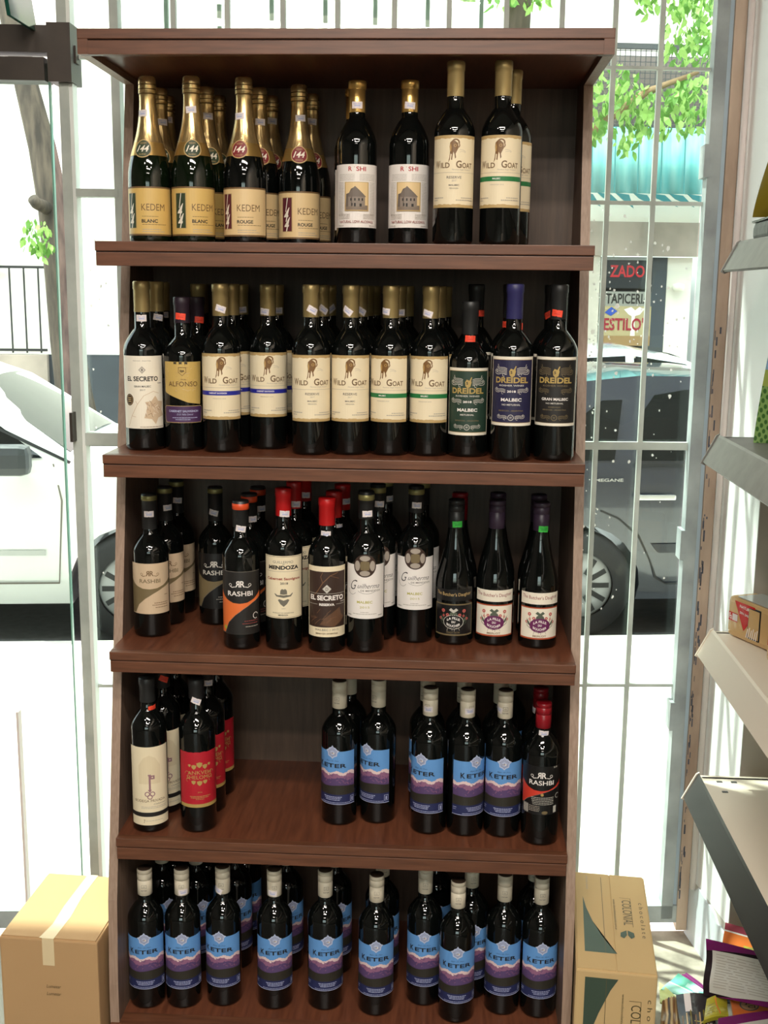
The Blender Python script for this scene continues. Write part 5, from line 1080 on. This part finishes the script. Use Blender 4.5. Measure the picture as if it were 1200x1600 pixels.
side('door_gap', [(.10, .735), (.104, .745), (.21, .70), (.33, .60), (.40, .46), (.44, .36), (.50, .32), (1.05, .32), (1.05, .312), (.495, .312), (.43, .35), (.392, .455), (.322, .59), (.205, .69)], BLKP, .004)
side('door_gap', [(1.07, .32), (1.078, .32), (1.085, 1.0), (1.077, 1.0)], BLKP, .004)
side('side_moulding', [(.40, .55), (.44, .50), (1.05, .50), (1.05, .555)], mat('moulding_dark', (40, 42, 50), .3), .014)
side('side_moulding', [(1.09, .50), (2.0, .50), (2.0, .555), (1.09, .555)], mat('moulding_dark', (40, 42, 50), .3), .014)
side('rear_lamp', [(-.72, .74), (-.55, .76), (-.52, 1.0), (-.64, 1.0)], LTE, .006)
for sx_ in (.28, 1.25):
    b = MB(); b.box(sx_, sx_+.235, -.84-.045, -.84-.025, .805, .835, CHR, .008); b.box(sx_+.02, sx_+.045, -.84-.03, -.83, .808, .832, CHR); b.box(sx_+.19, sx_+.215, -.84-.03, -.83, .808, .832, CHR); b.build('door_handle', cb)
across('rear_window_glass', (-.66, 1.0), (-.42, 1.32), GLC); across('windscreen', (1.52, 1.31), (2.12, 1.02), GLC)
a = Art(1); a.text('MEGANE', 0, 0, .16, .018, CHR, .02)
o = new_obj('model_badge', a.flat('badge', .001, 0), cb); o.location = (.14, -.853, .905)
# white car parked left, nose to the right
PA = [(-.72, .24), (-.78, .5), (-.74, .9), (-.55, 1.25), (-.35, 1.42), (.2, 1.50), (.9, 1.51), (1.35, 1.48), (1.62, 1.38), (2.13, 1.03), (2.5, .97), (2.9, .86), (3.12, .70), (3.2, .48), (3.12, .22)]
ca, side, across = car('car', -3.38, 6.15, -.35, PA, WHP, 'white car parked at the curb at the left, front wheel beside the wine shelf', 2.46)
side('front_window', [(1.0, 1.03), (2.0, 1.03), (1.62, 1.30), (1.45, 1.40), (1.02, 1.43)], GLC); side('rear_window', [(.1, 1.03), (.92, 1.03), (.93, 1.43), (.35, 1.42), (.15, 1.32)], GLC)
across('windscreen', (1.60, 1.385), (2.12, 1.04), GLC); across('rear_window_glass', (-.7, .98), (-.42, 1.36), GLC)
side('door_gap', [(2.06, .34), (2.066, .34), (2.10, .8), (2.06, 1.0), (2.052, 1.0), (2.09, .8)], GREY, .004)
side('sill_gap', [(.4, .34), (2.066, .34), (2.066, .35), (.4, .35)], GREY, .004); side('door_moulding', [(1.1, .50), (2.0, .50), (2.0, .53), (1.1, .53)], mat('moulding_silver', (190, 190, 188), .4), .010)
b = MB(); b.box(1.74, 1.97, -1.05, -.90, .96, 1.12, mat('mirror_grey', (64, 66, 70), .35), .045); b.box(1.86, 1.92, -.92, -.80, .98, 1.03, BLKP, .01); b.build('wing_mirror', ca)
side('wiper', [(1.72, 1.19), (2.14, 1.0), (2.15, 1.012), (1.73, 1.205)], BLKP, .006)
# two cars on the far side of the road
PC = [(-.72, .24), (-.78, .5), (-.72, .95), (-.45, 1.30), (.1, 1.42), (.7, 1.43), (1.2, 1.34), (1.9, 1.0), (2.5, .90), (2.95, .80), (3.1, .62), (3.16, .40), (3.05, .22)]
cc, side, across = car('car', -4.92, 9.3, -.35, PC, WHP, 'white car on the far side of the street, nose just left of the wine shelf', 2.4)
side('front_window', [(.7, 1.02), (1.75, 1.02), (1.2, 1.30), (.72, 1.37)], GLC); across('windscreen', (1.22, 1.335), (1.86, 1.03), GLC)
side('head_lamp', [(2.62, .70), (2.98, .66), (2.98, .76), (2.7, .84)], BLKP, .006); side('grille', [(2.72, .50), (3.02, .50), (3.02, .56), (2.72, .60)], BLKP, .006)
cd_, side, across = car('car', 2.35, 10.3, -.35, PC, SVP, 'silver-green car on the far side of the street behind the dark hatchback', 2.4)
side('front_window', [(.7, 1.02), (1.75, 1.02), (1.2, 1.30), (.72, 1.37)], GLC); side('rear_window', [(-.2, 1.02), (.62, 1.02), (.64, 1.37), (.1, 1.34)], GLC); across('windscreen', (1.22, 1.335), (1.86, 1.03), GLC)

# ------------------------------------------------------------------ trees
BARK = mat('bark', (104, 90, 78), .9, noise=1, rgb2=(62, 54, 48), nscale=5, bump=1.0, stretch=(3, 3, .6))
LF = leaf_mat('leaf_green', (118, 168, 76), (84, 130, 54)); LF2 = leaf_mat('leaf_bright', (186, 218, 130), (130, 178, 84))
def leaves(name, par, blobs, n, size, mats, seed, kind='stuff'):
    rr = random.Random(seed); bm = bmesh.new()
    for k in range(n):
        cx, cy, cz, rx, ry, rz_ = rr.choices(blobs, weights=[b_[3]*b_[5] for b_ in blobs])[0]
        while True:
            u = Vector((rr.uniform(-1, 1), rr.uniform(-1, 1), rr.uniform(-1, 1)))
            if u.length < 1: break
        p = Vector((cx+u.x*rx, cy+u.y*ry, cz+u.z*rz_)); s = size*rr.uniform(.6, 1.3)
        ax = Vector((rr.gauss(0, .5), rr.gauss(0, .5), -1)).normalized(); sd = ax.cross(Vector((rr.gauss(0, 1), rr.gauss(0, 1), .1))).normalized(); nr = ax.cross(sd)
        P = [p, p+ax*s*.35+sd*s*.26+nr*s*.05, p+ax*s*.7+sd*s*.2, p+ax*s-nr*s*.12, p+ax*s*.7-sd*s*.2, p+ax*s*.35-sd*s*.26+nr*s*.05]
        f = bm.faces.new([bm.verts.new(q) for q in P]); f.material_index = rr.randrange(len(mats))
    me = bpy.data.meshes.new(name); bm.to_mesh(me); bm.free()
    for m in mats: me.materials.append(m)
    o = new_obj(name, me, par); o['kind'] = kind; return o
tr = empty('street_tree', (0, 0, 0), 0, 'leaning tree trunk with a leafy sprout at the left, across the street', 'tree'); at_street(tr, 0, 0)
b = MB(); b.tube([(-2.36, 12.5, -.2), (-2.44, 12.5, .5), (-2.49, 12.5, 1.05), (-2.52, 12.5, 1.7), (-2.57, 12.5, 2.4), (-2.66, 12.5, 3.0), (-2.79, 12.5, 3.6), (-2.95, 12.6, 4.4), (-3.1, 12.6, 5.4)], [.24, .19, .175, .17, .16, .14, .12, .12, .11], BARK, 18); b.tube([(-2.60, 12.4, 2.38), (-2.68, 12.2, 2.42), (-2.70, 12.15, 2.46)], [.07, .06, .055], BARK, 12)
b.build('trunk', tr, smooth=True); leaves('sprout_leaves', tr, [(-2.66, 12.05, 2.12, .14, .12, .16), (-2.60, 12.05, 1.98, .10, .1, .10)], 90, .085, [LF2, LF], 5)
t2 = empty('street_tree', (0, 0, 0), 0, 'leafy tree hanging over the upper right of the window before the balcony cage', 'tree'); at_street(t2, 0, 0); t2.scale = (1.225,)*3; t2.location.z = 1.569*(1-1.225)
b = MB(); b.tube([(1.75, 10.2, -.2), (1.78, 10.2, 2.0), (1.84, 10.2, 4.0), (1.9, 10.2, 6.0)], [.16, .13, .11, .09], BARK, 14); b.tube([(1.84, 10.2, 2.2), (2.35, 10.1, 2.75), (2.55, 10, 3.0), (2.9, 9.9, 3.25), (3.3, 9.8, 3.4)], [.06, .045, .035, .03, .015], mat('branch_bark', (150, 120, 90), .8), 10); b.tube([(1.9, 10.2, 5.2), (2.6, 10, 4.6), (3.2, 9.8, 4.3)], [.06, .04, .015], BARK, 8); b.build('trunk', t2, smooth=True)
leaves('foliage', t2, [(3.1, 9.8, 4.25, .52, .4, .45), (3.32, 9.8, 3.72, .36, .4, .30), (2.55, 9.9, 3.28, .32, .3, .22), (2.95, 9.9, 3.1, .30, .3, .22), (3.25, 9.8, 3.15, .2, .3, .28), (2.45, 9.9, 2.95, .18, .2, .10), (2.75, 9.9, 2.85, .1, .2, .10), (1.7, 10, 4.15, .5, .4, .25), (.4, 10, 4.25, .25, .3, .15)], 2000, .088, [LF2, LF], 9)
